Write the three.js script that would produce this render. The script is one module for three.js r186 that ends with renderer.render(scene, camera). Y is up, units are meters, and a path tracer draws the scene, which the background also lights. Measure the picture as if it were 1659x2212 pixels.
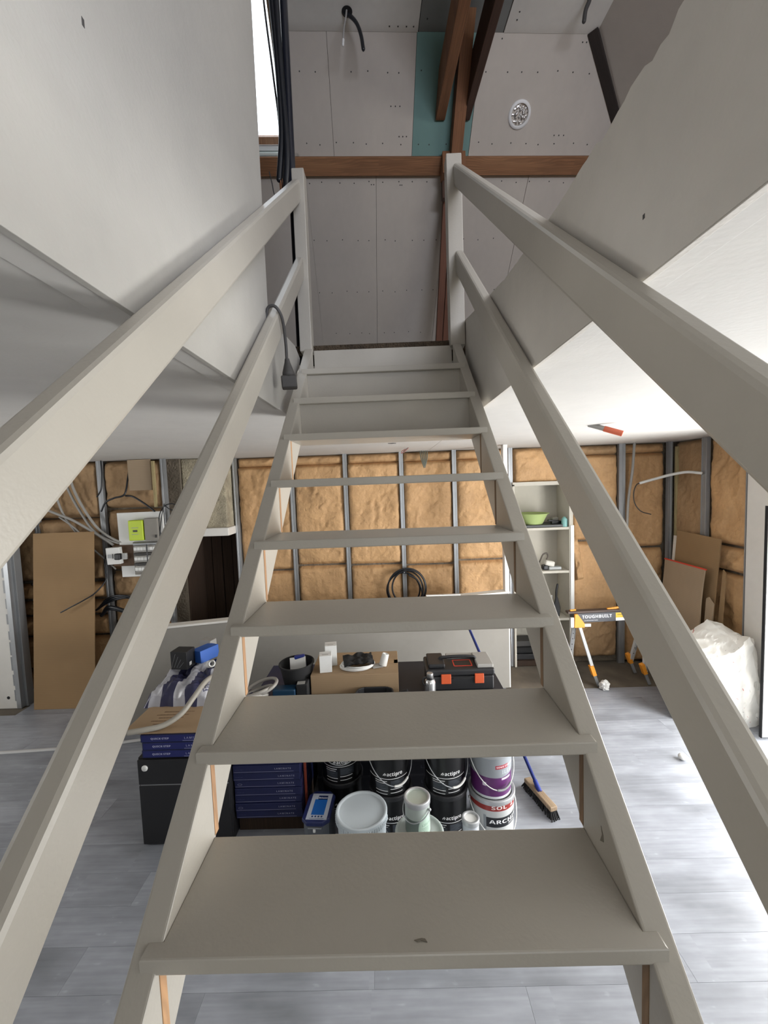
import * as THREE from 'three';
import { RoundedBoxGeometry } from 'three/addons/geometries/RoundedBoxGeometry.js';
import { mergeGeometries, mergeVertices, toCreasedNormals } from 'three/addons/utils/BufferGeometryUtils.js';
import { RectAreaLightUniformsLib } from 'three/addons/lights/RectAreaLightUniformsLib.js';
import { createNoise2D, createNoise3D } from 'simplex-noise';

// ───────────────────────── camera, sky, daylight, exposure ─────────────────────────
const scene = new THREE.Scene();
const camera = new THREE.PerspectiveCamera(2 * Math.atan(1106 / 900) * 180 / Math.PI, 1659 / 2212, 0.03, 60);
camera.position.set(0.0042, 2.172, 0);
camera.rotation.set(-0.071, 0.0123, -0.0362, 'YXZ');
const renderer = new THREE.WebGLRenderer({ antialias: true });
renderer.toneMapping = THREE.LinearToneMapping;
renderer.toneMappingExposure = 1.0;
renderer.shadowMap.enabled = true;
RectAreaLightUniformsLib.init();
// overcast sky: one even, slightly blue white
scene.background = new THREE.Color().setRGB(0.86, 0.93, 1.0);
scene.backgroundIntensity = 2.6;
// daylight that enters at the right-hand door, then at openings out of view (all built below)
function daylight(w, h, intensity, color, [x, y, z], [tx, ty, tz]) {
  const l = new THREE.RectAreaLight(color, intensity, w, h);
  l.position.set(x, y, z); l.lookAt(tx, ty, tz); scene.add(l);
}
daylight(1.6, 1.9, 20.5, 0xfdfcfa, [3.2, 0.98, -2.4], [0, 0.98, -2.4]);        // glazed door on the right, ground floor
daylight(1.4, 1.0, 9, 0xfdfcfa, [3.2, 1.55, -0.3], [0, 1.55, -0.3]);             // unseen window in the right wall, placed to light the left rail
daylight(2.4, 1.4, 0.9, 0xfffcf8, [1.2, 1.5, 3.02], [1.2, 1.5, -5]);               // unseen window behind the camera, placed to light tread fronts and back wall
daylight(1.4, 1.2, 6, 0xfffcf8, [-5.02, 1.5, -1.9], [0, 1.5, -1.9]);             // added fill at an opening in the left wall, lifts the dim left side
daylight(1.2, 1.0, 5.2, 0xfffcf8, [2.40, 4.65, -1.6], [1.733, 3.905, -1.6]);      // unseen farther hip roof window, placed to light the slope and left wall
daylight(1.2, 1.0, 2.2, 0xfffcf8, [2.40, 4.65, 0], [1.733, 3.905, 0]);           // unseen nearer hip roof window, placed to light the upper left wall
daylight(2.5, 0.6, 34, 0xe6edff, [2.25, 3.25, 3.02], [2.25, 3.25, -5]);            // unseen gable window behind the camera, placed to light slope and newel fronts

// ───────────────────────── helpers ─────────────────────────
let seedState = 12345;
const rnd = () => { seedState = (seedState + 0x6d2b79f5) | 0; let t = Math.imul(seedState ^ (seedState >>> 15), 1 | seedState); t = (t + Math.imul(t ^ (t >>> 7), 61 | t)) ^ t; return ((t ^ (t >>> 14)) >>> 0) / 4294967296; };
const rr = (a, b) => a + (b - a) * rnd();
const n2 = createNoise2D(rnd), n3 = createNoise3D(rnd);
const V = (x, y, z) => new THREE.Vector3(x, y, z);
const used = new Map();
function numbered(n) { const k = used.get(n) ?? 0; used.set(n, k + 1); return k ? n + '_' + String(k).padStart(3, '0') : n; }
const lin = (r, g, b) => new THREE.Color().setRGB(r, g, b);

// textures -------------------------------------------------------------------
function lattice(period, seed) { const a = []; let s = seed; for (let i = 0; i < period * period; i++) { s = (Math.imul(s, 1664525) + 1013904223) | 0; a.push((s >>> 8) / 16777216); } return a; }
const lats = new Map();
function tnoise(u, v, period, seed) { // tiling value noise, u v in 0..1
  const key = period + '_' + seed; if (!lats.has(key)) lats.set(key, lattice(period, seed * 7919 + period));
  const L = lats.get(key), x = u * period, y = v * period, x0 = Math.floor(x), y0 = Math.floor(y), fx = x - x0, fy = y - y0, s = fx * fx * (3 - 2 * fx), t = fy * fy * (3 - 2 * fy);
  const g = (i, j) => L[(((j % period) + period) % period) * period + (((i % period) + period) % period)];
  return (g(x0, y0) * (1 - s) + g(x0 + 1, y0) * s) * (1 - t) + (g(x0, y0 + 1) * (1 - s) + g(x0 + 1, y0 + 1) * s) * t;
}
function fbm(u, v, p, oct, seed) { let a = 0.5, s = 0, w = 0; for (let i = 0; i < oct; i++) { s += a * tnoise(u, v, p << i, seed + i); w += a; a *= 0.5; } return s / w; }
function tex(n, m, fn, srgb) {
  const d = new Uint8Array(n * m * 4);
  for (let j = 0; j < m; j++) for (let i = 0; i < n; i++) { const c = fn(i / n, j / m), o = (j * n + i) * 4; for (let k = 0; k < 3; k++) d[o + k] = Math.max(0, Math.min(255, Math.round((c.length ? c[k] : c) * 255))); d[o + 3] = 255; }
  const t = new THREE.DataTexture(d, n, m); t.wrapS = t.wrapT = THREE.RepeatWrapping; t.magFilter = THREE.LinearFilter; t.minFilter = THREE.LinearFilter; if (srgb) t.colorSpace = THREE.SRGBColorSpace; t.needsUpdate = true; return t;
}
const rep = (t, u, v = u) => { const c = t.clone(); c.repeat.set(u, v); c.needsUpdate = true; return c; };
const texMottle = tex(256, 256, (u, v) => 0.93 + 0.07 * fbm(u, v, 4, 5, 3), true);                         // faint cloudiness
const texGrainBump = tex(256, 256, (u, v) => 0.5 + 0.5 * (fbm(u, v, 32, 3, 5) - 0.5) * 1.6);               // paint and plaster grain
const texPlaster = tex(256, 256, (u, v) => { const f = fbm(u, v, 3, 5, 8), g = fbm(u, v, 40, 2, 9); return [0.9 + 0.09 * f + 0.02 * g, 0.9 + 0.085 * f + 0.02 * g, 0.9 + 0.075 * f + 0.02 * g]; }, true);
const texKraft = tex(512, 512, (u, v) => { const f = fbm(u, v, 4, 5, 21), g = fbm(u, v, 64, 2, 23), h = fbm(u, v * 0.25, 90, 1, 24); const k = 0.74 + 0.2 * f + 0.05 * g + 0.03 * h; return [k * 1.02, k * 0.995, k * 0.96]; }, true);
const texKraftBump = tex(512, 512, (u, v) => { let r = 0; for (let i = 0; i < 3; i++) { const a = fbm(u, v, 5 << i, 3, 31 + i); r += (1 - Math.abs(a - 0.5) * 5) * (0.5 / (i + 1)); } return 0.5 + 0.35 * r * 0.8; });
const texWood = tex(256, 512, (u, v) => { const w = fbm(u, v, 3, 4, 41), l = fbm(u * 1.0, v * 0.12 + 0, 64, 2, 42), s = Math.sin((u * 26 + w * 7) * 6.283) * 0.5 + 0.5; const k = 0.62 + 0.22 * w + 0.14 * s * l + 0.1 * l; return [k, k * (0.93 + 0.06 * w), k * (0.86 + 0.1 * w)]; }, true);
const plankTexes = [0, 1, 2].map((q) => tex(512, 256, (u, v) => {
  const a = fbm(u, v, 4, 5, 50 + q), b = tnoise(u, v, 8, 60 + q) * 0.3 + fbm((u * 0.125) % 1, v, 48, 3, 70 + q) * 0.7, c = fbm(u, v, 24, 3, 80 + q);
  let k = 0.64 + 0.26 * a + 0.16 * (b - 0.5) + 0.05 * c; if (c > 0.80) k += (c - 0.80) * 0.8; return [k, k * 1.0, k * 1.005];
}, true));
const texPlankBump = tex(512, 256, (u, v) => 0.5 + 0.4 * (fbm((u * 0.125) % 1, v, 64, 3, 90) - 0.5));
const texStone = tex(256, 256, (u, v) => { const f = fbm(u, v, 6, 5, 101); return [0.5 + 0.4 * f, 0.48 + 0.38 * f, 0.45 + 0.35 * f]; }, true);
const texCard = tex(256, 256, (u, v) => { const f = fbm(u, v, 3, 4, 111), s = 0.5 + 0.5 * Math.sin(v * 6.283 * 48); const k = 0.86 + 0.1 * f + 0.025 * s; return [k, k, k]; }, true);
function canvasTex(w, h, draw) { const c = document.createElement('canvas'); c.width = w; c.height = h; const g = c.getContext('2d'); draw(g, w, h); const t = new THREE.CanvasTexture(c); t.colorSpace = THREE.SRGBColorSpace; t.magFilter = THREE.LinearFilter; t.wrapS = THREE.RepeatWrapping; t.wrapT = THREE.ClampToEdgeWrapping; return t; }

// materials ------------------------------------------------------------------
const mat = (color, roughness = 0.7, extra = {}) => new THREE.MeshStandardMaterial({ color, roughness, ...extra });
const phys = (color, roughness, extra = {}) => new THREE.MeshPhysicalMaterial({ color, roughness, ...extra });
const M = {
  paint: mat(lin(0.45, 0.42, 0.365), 0.36, { map: rep(texMottle, 1.3), bumpMap: rep(texGrainBump, 6), bumpScale: 0.0003 }),
  bareWood: mat(lin(0.55, 0.33, 0.17), 0.7, { map: rep(texWood, 2, 1) }),
  bareWoodDark: mat(lin(0.30, 0.20, 0.12), 0.7, { map: rep(texWood, 2, 1) }),
  ceiling: mat(lin(0.62, 0.605, 0.58), 0.85, { map: rep(texPlaster, 0.5), bumpMap: rep(texGrainBump, 3), bumpScale: 0.0004 }),
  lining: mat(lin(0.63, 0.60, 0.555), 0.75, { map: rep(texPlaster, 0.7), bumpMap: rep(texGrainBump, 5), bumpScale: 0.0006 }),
  lining2: mat(lin(0.43, 0.415, 0.385), 0.75, { map: rep(texPlaster, 0.7), bumpMap: rep(texGrainBump, 5), bumpScale: 0.0006 }),  // same board as lining, darkened to offset stronger light on the left
  core: mat(lin(0.62, 0.60, 0.57), 0.95),
  board: mat(lin(0.54, 0.495, 0.44), 0.9, { map: rep(texPlaster, 0.8), bumpMap: rep(texGrainBump, 6), bumpScale: 0.0003 }),
  boardPale: mat(lin(0.78, 0.76, 0.71), 0.9, { map: rep(texPlaster, 0.8) }),
  boardTeal: mat(lin(0.17, 0.29, 0.27), 0.9, { map: rep(texPlaster, 0.8) }),
  boardGrey: mat(lin(0.24, 0.25, 0.24), 0.9, { map: rep(texPlaster, 0.8) }),
  screw: mat(lin(0.03, 0.028, 0.026), 0.6),
  beam: mat(lin(0.34, 0.165, 0.08), 0.75, { map: rep(texWood, 4, 0.8) }),
  beamRed: mat(lin(0.20, 0.085, 0.05), 0.75, { map: rep(texWood, 4, 0.8) }),
  beamDark: mat(lin(0.10, 0.05, 0.032), 0.75, { map: rep(texWood, 4, 0.8) }),
  timberBlack: mat(lin(0.045, 0.036, 0.032), 0.8, { map: rep(texWood, 4, 0.8) }),
  kraft: mat(lin(0.70, 0.45, 0.235), 0.72, { map: rep(texKraft, 1.2), bumpMap: rep(texKraftBump, 1.6), bumpScale: 0.02 }),
  kraft2: mat(lin(0.65, 0.415, 0.215), 0.72, { map: rep(texKraft, 0.9), bumpMap: rep(texKraftBump, 1.3), bumpScale: 0.021 }),
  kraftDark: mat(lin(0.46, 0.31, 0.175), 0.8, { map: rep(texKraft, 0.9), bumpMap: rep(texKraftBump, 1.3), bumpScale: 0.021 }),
  wool: mat(lin(0.42, 0.36, 0.2), 0.95, { map: rep(texKraft, 3) }),
  steel: mat(lin(0.50, 0.52, 0.54), 0.42, { metalness: 0.75, map: rep(texMottle, 3) }),
  steelDull: mat(lin(0.34, 0.35, 0.36), 0.55, { metalness: 0.5, map: rep(texMottle, 3) }),
  stone: mat(lin(0.34, 0.31, 0.27), 0.95, { map: rep(texStone, 1.1), bumpMap: rep(texGrainBump, 2), bumpScale: 0.01 }),
  oldWood: mat(lin(0.05, 0.028, 0.016), 0.85, { map: rep(texWood, 2, 0.6) }),
  screed: mat(lin(0.27, 0.255, 0.235), 0.9, { map: rep(texStone, 0.8) }),
  white: mat(lin(0.78, 0.78, 0.76), 0.5, { map: rep(texMottle, 1) }),
  whiteWall: mat(lin(0.76, 0.745, 0.71), 0.8, { map: rep(texPlaster, 0.6) }),
  greyWall: mat(lin(0.28, 0.265, 0.24), 0.85, { map: rep(texPlaster, 0.6) }),
  roughEdge: mat(lin(0.13, 0.10, 0.07), 0.95, { map: rep(texStone, 3), bumpMap: rep(texGrainBump, 4), bumpScale: 0.02 }),
  scuff: mat(lin(0.17, 0.15, 0.12), 0.8),
  black: mat(lin(0.014, 0.014, 0.016), 0.45),
  blackMatte: mat(lin(0.012, 0.012, 0.013), 0.9),
  blackTube: mat(lin(0.012, 0.014, 0.018), 0.35),
  greyTube: mat(lin(0.33, 0.32, 0.30), 0.6),
  darkTube: mat(lin(0.05, 0.047, 0.045), 0.6),
  card: mat(lin(0.34, 0.215, 0.105), 0.85, { map: rep(texCard, 1.2) }),
  cardPale: mat(lin(0.40, 0.30, 0.20), 0.85, { map: rep(texCard, 1.2) }),
  cardBox: mat(lin(0.38, 0.26, 0.15), 0.8, { map: rep(texCard, 1.5) }),
  blue: mat(lin(0.012, 0.03, 0.22), 0.4),
  copper: mat(lin(0.72, 0.35, 0.2), 0.35, { metalness: 1 }),
  orange: mat(lin(0.85, 0.33, 0.03), 0.45),
  red: mat(lin(0.6, 0.05, 0.025), 0.5),
  glass: phys(lin(1, 1, 1), 0.02, { transmission: 1, thickness: 0, ior: 1.5 }),
};
// geometry -------------------------------------------------------------------
function uvBox(g) { // uv in metres, by the way each triangle faces
  if (g.index) g = g.toNonIndexed();
  const p = g.attributes.position, uv = new Float32Array(p.count * 2), a = V(), b = V(), c = V(), n = V();
  for (let i = 0; i < p.count; i += 3) {
    a.fromBufferAttribute(p, i); b.fromBufferAttribute(p, i + 1); c.fromBufferAttribute(p, i + 2);
    n.crossVectors(b.clone().sub(a), c.clone().sub(a)); const x = Math.abs(n.x), y = Math.abs(n.y), z = Math.abs(n.z);
    [a, b, c].forEach((q, k) => { const o = (i + k) * 2; if (y >= x && y >= z) { uv[o] = q.x; uv[o + 1] = q.z; } else if (x >= z) { uv[o] = q.z; uv[o + 1] = q.y; } else { uv[o] = q.x; uv[o + 1] = q.y; } });
  }
  g.setAttribute('uv', new THREE.BufferAttribute(uv, 2)); return g;
}
const box = (x0, x1, y0, y1, z0, z1, r = 0.003, seg = 1) => { const w = x1 - x0, h = y1 - y0, d = z1 - z0; const g = new RoundedBoxGeometry(w, h, d, seg, Math.min(r, w / 2.1, h / 2.1, d / 2.1)); g.translate((x0 + x1) / 2, (y0 + y1) / 2, (z0 + z1) / 2); return uvBox(g); };
const cbox = (w, h, d, r = 0.003) => uvBox(new RoundedBoxGeometry(w, h, d, 1, Math.min(r, w / 2.1, h / 2.1, d / 2.1)));
function extrude(pts, depth, bev, basis) { // pts 2D, then mapped by basis
  const s = new THREE.Shape(pts.map(([x, y]) => new THREE.Vector2(x, y)));
  const g = new THREE.ExtrudeGeometry(s, { depth: depth - 2 * bev, bevelEnabled: bev > 0, bevelThickness: bev, bevelSize: bev, bevelOffset: -bev, bevelSegments: 2, curveSegments: 16 });
  g.translate(0, 0, bev); g.applyMatrix4(basis); return uvBox(g);
}
const basis = (ex, ey, ez, o) => new THREE.Matrix4().makeBasis(V(...ex), V(...ey), V(...ez)).setPosition(V(...o));
const side = (pts, x0, x1, bev = 0.003) => extrude(pts, x1 - x0, bev, basis([0, 0, -1], [0, 1, 0], [1, 0, 0], [x0, 0, 0]));   // pts = (distance away from the camera, height)
const flat = (pts, y0, y1, bev = 0.003) => extrude(pts, y1 - y0, bev, basis([1, 0, 0], [0, 0, -1], [0, 1, 0], [0, y0, 0]));   // pts = (x, distance away)
const front = (pts, z0, z1, bev = 0.002) => extrude(pts, z1 - z0, bev, basis([1, 0, 0], [0, 1, 0], [0, 0, 1], [0, 0, z0]));   // pts = (x, y)
const tube = (pts, r, seg = 40, rad = 8, closed = false) => capTube(new THREE.CatmullRomCurve3(pts.map((p) => V(...p)), closed), r, seg, rad, closed);
function capTube(curve, r, seg, rad, closed) {
  const g = new THREE.TubeGeometry(curve, seg, r, rad, closed); if (closed) return g;
  const caps = [0, 1].map((e) => { const c = new THREE.SphereGeometry(r, rad, 4); const p = curve.getPoint(e); c.translate(p.x, p.y, p.z); return c; });
  return mergeGeometries([g, ...caps]);
}
const rod = (a, b, r0, r1 = r0, seg = 16) => { const A = V(...a), B = V(...b), d = B.clone().sub(A), g = new THREE.CylinderGeometry(r1, r0, d.length(), seg); g.applyQuaternion(new THREE.Quaternion().setFromUnitVectors(V(0, 1, 0), d.clone().normalize())); const m = A.add(B).multiplyScalar(0.5); g.translate(m.x, m.y, m.z); return g; };
const lathe = (pts, seg = 40, at = [0, 0, 0], phi = Math.PI) => { const g = new THREE.LatheGeometry(pts.map(([r, y]) => new THREE.Vector2(r, y)), seg); g.rotateY(phi); g.translate(...at); return g; };
const tilt = (g, c, rx = 0, ry = 0, rz = 0) => { g.translate(-c[0], -c[1], -c[2]); g.applyMatrix4(new THREE.Matrix4().makeRotationFromEuler(new THREE.Euler(rx, ry, rz, 'YXZ'))); g.translate(...c); return g; };
const bar = (a, b, w, h, r = 0.002) => { const A = V(...a), B = V(...b), d = B.clone().sub(A), g = cbox(w, h, d.length(), r); const m = new THREE.Matrix4().lookAt(B, A, Math.abs(d.y) > 0.98 * d.length() ? V(0, 0, 1) : V(0, 1, 0)); g.applyMatrix4(m); A.add(B).multiplyScalar(0.5); g.translate(A.x, A.y, A.z); return g; };

// things ---------------------------------------------------------------------
const shade = (o) => { o.castShadow = true; o.receiveShadow = true; return o; };
function part(parent, name, geo, material, label) { const m = shade(new THREE.Mesh(geo, material)); m.name = name; if (label) m.userData.label = label; parent.add(m); return m; }
function finish(o) { // move the origin to the thing's base; parts are drawn in world metres
  const bb = new THREE.Box3(); o.updateMatrixWorld(true); o.traverse((m) => { if (m.isMesh) { m.geometry.computeBoundingBox(); bb.union(m.geometry.boundingBox.clone().applyMatrix4(m.matrixWorld)); } });
  const b = V((bb.min.x + bb.max.x) / 2, bb.min.y, (bb.min.z + bb.max.z) / 2);
  const moved = new Set();
  const walk = (m) => { if (m.isMesh) { if (m.position.lengthSq() || m.rotation.x || m.rotation.y || m.rotation.z) { m.position.sub(b); return; } if (!moved.has(m.geometry)) { moved.add(m.geometry); m.geometry.translate(-b.x, -b.y, -b.z); } } m.children.forEach(walk); };
  walk(o); o.position.copy(b); scene.add(o); return o;
}
function thing(name, label, category, group) { const o = new THREE.Group(); o.name = numbered(name); o.userData = { label, category }; if (group) o.userData.group = group; return o; }
function one(name, label, category, geo, material, group) { const o = shade(new THREE.Mesh(geo, material)); o.name = numbered(name); o.userData = { label, category }; if (group) o.userData.group = group; return finish(o); }
function struct(name) { const o = new THREE.Group(); o.name = name; o.userData = { kind: 'structure' }; return o; }
function structOne(name, geo, material) { const o = shade(new THREE.Mesh(geo, material)); o.name = name; o.userData = { kind: 'structure' }; scene.add(o); return o; }

// roof frame: turned a little against the stair
const PHI = 0.055, roofM = new THREE.Matrix4().makeRotationY(PHI).setPosition(0, 0, -4).multiply(new THREE.Matrix4().makeTranslation(0, 0, 4));
const roof = (g) => g.applyMatrix4(roofM);

// ───────────────────────── ground floor shell ─────────────────────────
{
  const f = struct('floor');
  part(f, 'screed', box(-5.2, 3.4, -0.15, -0.006, -5.3, 3.1), M.screed);
  // laminate planks run across the room, each a board of its own
  const pm = []; for (let i = 0; i < 9; i++) { const k = 0.43 + 0.012 * (i % 3) + 0.02 * Math.floor(i / 3); const t = plankTexes[i % 3].clone(); t.repeat.set(0.72, 1.6); t.offset.set(rnd(), rnd()); t.needsUpdate = true; pm.push(mat(lin(k * 0.95, k, k * 1.10), 0.36, { map: t, bumpMap: rep(texPlankBump, 0.72, 2), bumpScale: 0.0006 })); }
  const W = 0.192, L = 1.38, full = box(0, L - 0.0008, -0.008, 0, -W + 0.0007, 0, 0.0005);
  let row = 0;
  for (let z = 2.2; z > -4.75; z -= W, row++) {
    const off = ((row * 0.47) % 1) * L;
    for (let x = -5.1 - off; x < 3.15; x += L) {
      if (z - W < -4.19 && x + L > 1.15) { if (x >= 1.1) continue; }
      if (z - W < -4.06 && x < -3.9 && x + L < -3.7) continue;
      let m;
      const x0 = Math.max(x, -5.0), x1 = Math.min(x + L - 0.0016, 3.13, z - W < -4.19 ? 1.15 : 9);
      if (x1 - x0 < 0.05) continue;
      if (x1 - x0 > L - 0.01) { m = part(f, 'plank', full, pm[Math.floor(rnd() * 9)]); m.position.set(x, 0, z); }
      else { m = part(f, 'plank', box(x0 - x, x1 - x, -0.008, 0, -W + 0.0007, 0, 0.0005), pm[Math.floor(rnd() * 9)]); m.position.set(x, 0, z); }
    }
  }
  scene.add(f);
}
// ceiling slab with the stair opening
{
  const c = struct('ceiling');
  part(c, 'slab', box(-5.2, -0.465, 2.505, 2.84, -5.3, 3.1), M.ceiling);
  part(c, 'slab', box(0.465, 3.4, 2.505, 2.84, -5.3, 3.1), M.ceiling);
  part(c, 'slab', box(-0.465, 0.465, 2.505, 2.84, -5.3, -2.40), M.ceiling);
  part(c, 'slab', box(-0.465, 0.465, 2.505, 2.84, 1.1, 3.1), M.ceiling);
  scene.add(c);
  const u = struct('floor_upper');
  const P = mat(lin(0.30, 0.21, 0.13), 0.85, { map: rep(texWood, 2, 0.8) });
  part(u, 'chipboard', box(-0.5, 0.5, 2.905, 2.938, -5.3, -2.352, 0.006), M.roughEdge);
  part(u, 'chipboard', box(0.5, 4.6, 2.845, 2.862, -5.3, 3.1, 0.002), P);
  part(u, 'chipboard', box(-5.2, -0.5, 2.845, 2.862, -5.3, 3.1, 0.002), P);
  scene.add(u);
}
// lining of the opening, right: plasterboard with a torn upper edge
{
  const top = [[-1.1, 2.84], [0.5, 2.842]];
  for (let d = 0.52; d < 2.33; d += 0.02) { const y = d < 1.1 ? 2.842 : 2.842 + (d - 1.1) * 0.10 + Math.max(0, d - 1.56) * 0.085; const chip = d < 0.92 ? Math.max(0, n2(d * 22, 3.3)) * 0.007 + (Math.abs(d - 0.71) < 0.03 || Math.abs(d - 0.86) < 0.025 ? 0.009 : 0) : Math.max(0, n2(d * 20, 7.7)) * 0.003; top.push([d, y - chip]); }
  top.push([2.33, 3.01]);
  const w = struct('wall_stairwell_right');
  part(w, 'plasterboard_panel', side([[2.33, 2.497], [-1.1, 2.497], ...top].reverse(), 0.45, 0.463, 0.0008), M.lining);
  part(w, 'chip', box(0.4496, 0.4504, 2.598, 2.606, -0.742, -0.736, 0.0003), M.darkTube);
  part(w, 'corner_tape', box(0.4488, 0.4500, 2.499, 2.545, -2.3, 1.1, 0.0004), M.lining);
  part(w, 'edge_filler', box(0.452, 0.51, 2.501, 2.5065, -2.3, 1.1, 0.001), M.ceiling);
  scene.add(w);
  const l = struct('wall_stairwell_left');
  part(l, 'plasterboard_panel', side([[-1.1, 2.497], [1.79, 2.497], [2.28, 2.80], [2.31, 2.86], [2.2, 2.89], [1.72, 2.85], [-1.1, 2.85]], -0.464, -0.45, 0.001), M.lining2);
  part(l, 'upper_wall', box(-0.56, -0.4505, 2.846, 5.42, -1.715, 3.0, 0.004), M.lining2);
  part(l, 'chip', box(-0.4508, -0.4500, 2.905, 2.918, -0.708, -0.702, 0.0003), M.darkTube);
  part(l, 'edge_filler', box(-0.52, -0.452, 2.501, 2.5065, -2.0, 1.1, 0.001), M.ceiling);
  scene.add(l);
}

// insulation batt: a puffed, creased sheet of kraft paper --------------------
function batt(w, h, depth, seed, crease = 1) { // in its own plane, origin bottom left, bulging to +z
  const nx = Math.max(10, Math.round(w / 0.022)), ny = Math.max(6, Math.round(h / 0.026)), p = [], uv = [], ix = [];
  const lines = []; for (let i = 0; i < 10 + w * h * 16; i++) { const a = n2(seed * 3.1 + i, 9.1) * 3.14; lines.push([((n2(seed + i * 1.7, 0.3) + 1) / 2) * w, ((n2(seed + i * 2.3, 5.3) + 1) / 2) * h, Math.cos(a), Math.sin(a), 0.08 + 0.16 * Math.abs(n2(i, seed)), 0.35 + 0.65 * Math.abs(n2(seed, i * 0.7))]); }
  for (let j = 0; j <= ny; j++) for (let i = 0; i <= nx; i++) {
    const u = i / nx, v = j / ny, x = u * w, y = v * h, eu = Math.min(u, 1 - u) * w, ev = Math.min(v, 1 - v) * h;
    const puff = Math.min(1, Math.pow(Math.min(1, eu / 0.06), 0.45)) * Math.min(1, Math.pow(Math.min(1, ev / 0.05), 0.5)) * (1 - 0.25 * Math.max(0, n2(y * 6 + seed, 2.2)) * Math.exp(-eu / 0.05));
    let z = depth * puff * (0.75 + 0.35 * n2(x * 2.3 + seed, y * 1.9 - seed));
    for (const [lx, ly, cx, cy, len, st] of lines) { const dx = x - lx, dy = y - ly, t = dx * cx + dy * cy, s = -dx * cy + dy * cx + 0.02 * Math.sin(t * 22 + lx * 40); if (Math.abs(t) < len) z += crease * 0.025 * st * Math.exp(-Math.abs(s) / 0.011) * (1 - (t / len) ** 2) * (n2(lx * 9, ly * 9) > 0 ? 1 : -1) * puff; }
    z += crease * 0.005 * (1 - Math.abs(n2(x * 9 + seed, y * 7)) * 2) * puff;
    const ex = (i === 0 || i === nx || j === 0 || j === ny) ? 1 : 0;
    z += (1 - ex) * 0.006 * Math.max(0, n2(y * 18 + seed, u < 0.5 ? 3 : 8)) * Math.exp(-eu / 0.02) * 2;
    p.push(x + (ex ? 0 : 0.006 * n2(y * 7 + seed, x)), y + (ex ? 0 : 0.004 * n2(x * 8, seed)), ex ? -0.04 : z); uv.push(x + seed * 0.37, y + seed * 0.71);
    if (i < nx && j < ny) { const a = j * (nx + 1) + i; ix.push(a, a + 1, a + nx + 2, a, a + nx + 2, a + nx + 1); }
  }
  const g = new THREE.BufferGeometry(); g.setAttribute('position', new THREE.Float32BufferAttribute(p, 3)); g.setAttribute('uv', new THREE.Float32BufferAttribute(uv, 2)); g.setIndex(ix); g.computeVertexNormals(); return g;
}
let battSeed = 1;
const putBatt = (parent, x0, x1, y0, y1, z, m, depth = 0.04, crease = 1) => { const g = batt(x1 - x0, y1 - y0, depth, battSeed++, crease); g.translate(x0, y0, z); return part(parent, 'insulation_batt', g, m); };
const stud = (parent, x, y0, y1, z, w = 0.046, m = M.steel) => { // C profile, open side back
  const t = 0.003, d = 0.04, pts = [[x - w / 2, z], [x - w / 2, z - d], [x - w / 2 + t, z - d], [x - w / 2 + t, z - t], [x - 0.006, z - t], [x - 0.004, z - 0.007], [x + 0.004, z - 0.007], [x + 0.006, z - t], [x + w / 2 - t, z - t], [x + w / 2 - t, z - d], [x + w / 2, z - d], [x + w / 2, z], [x + 0.009, z], [x + 0.006, z - 0.004], [x - 0.006, z - 0.004], [x - 0.009, z]];
  const s = new THREE.Shape(pts.map(([a, b]) => new THREE.Vector2(a, -b))); const g = new THREE.ExtrudeGeometry(s, { depth: y1 - y0, bevelEnabled: false }); g.rotateX(-Math.PI / 2); g.scale(1, 1, 1); g.translate(0, y0, 0); return part(parent, 'metal_stud', uvBox(g), m);
};
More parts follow.
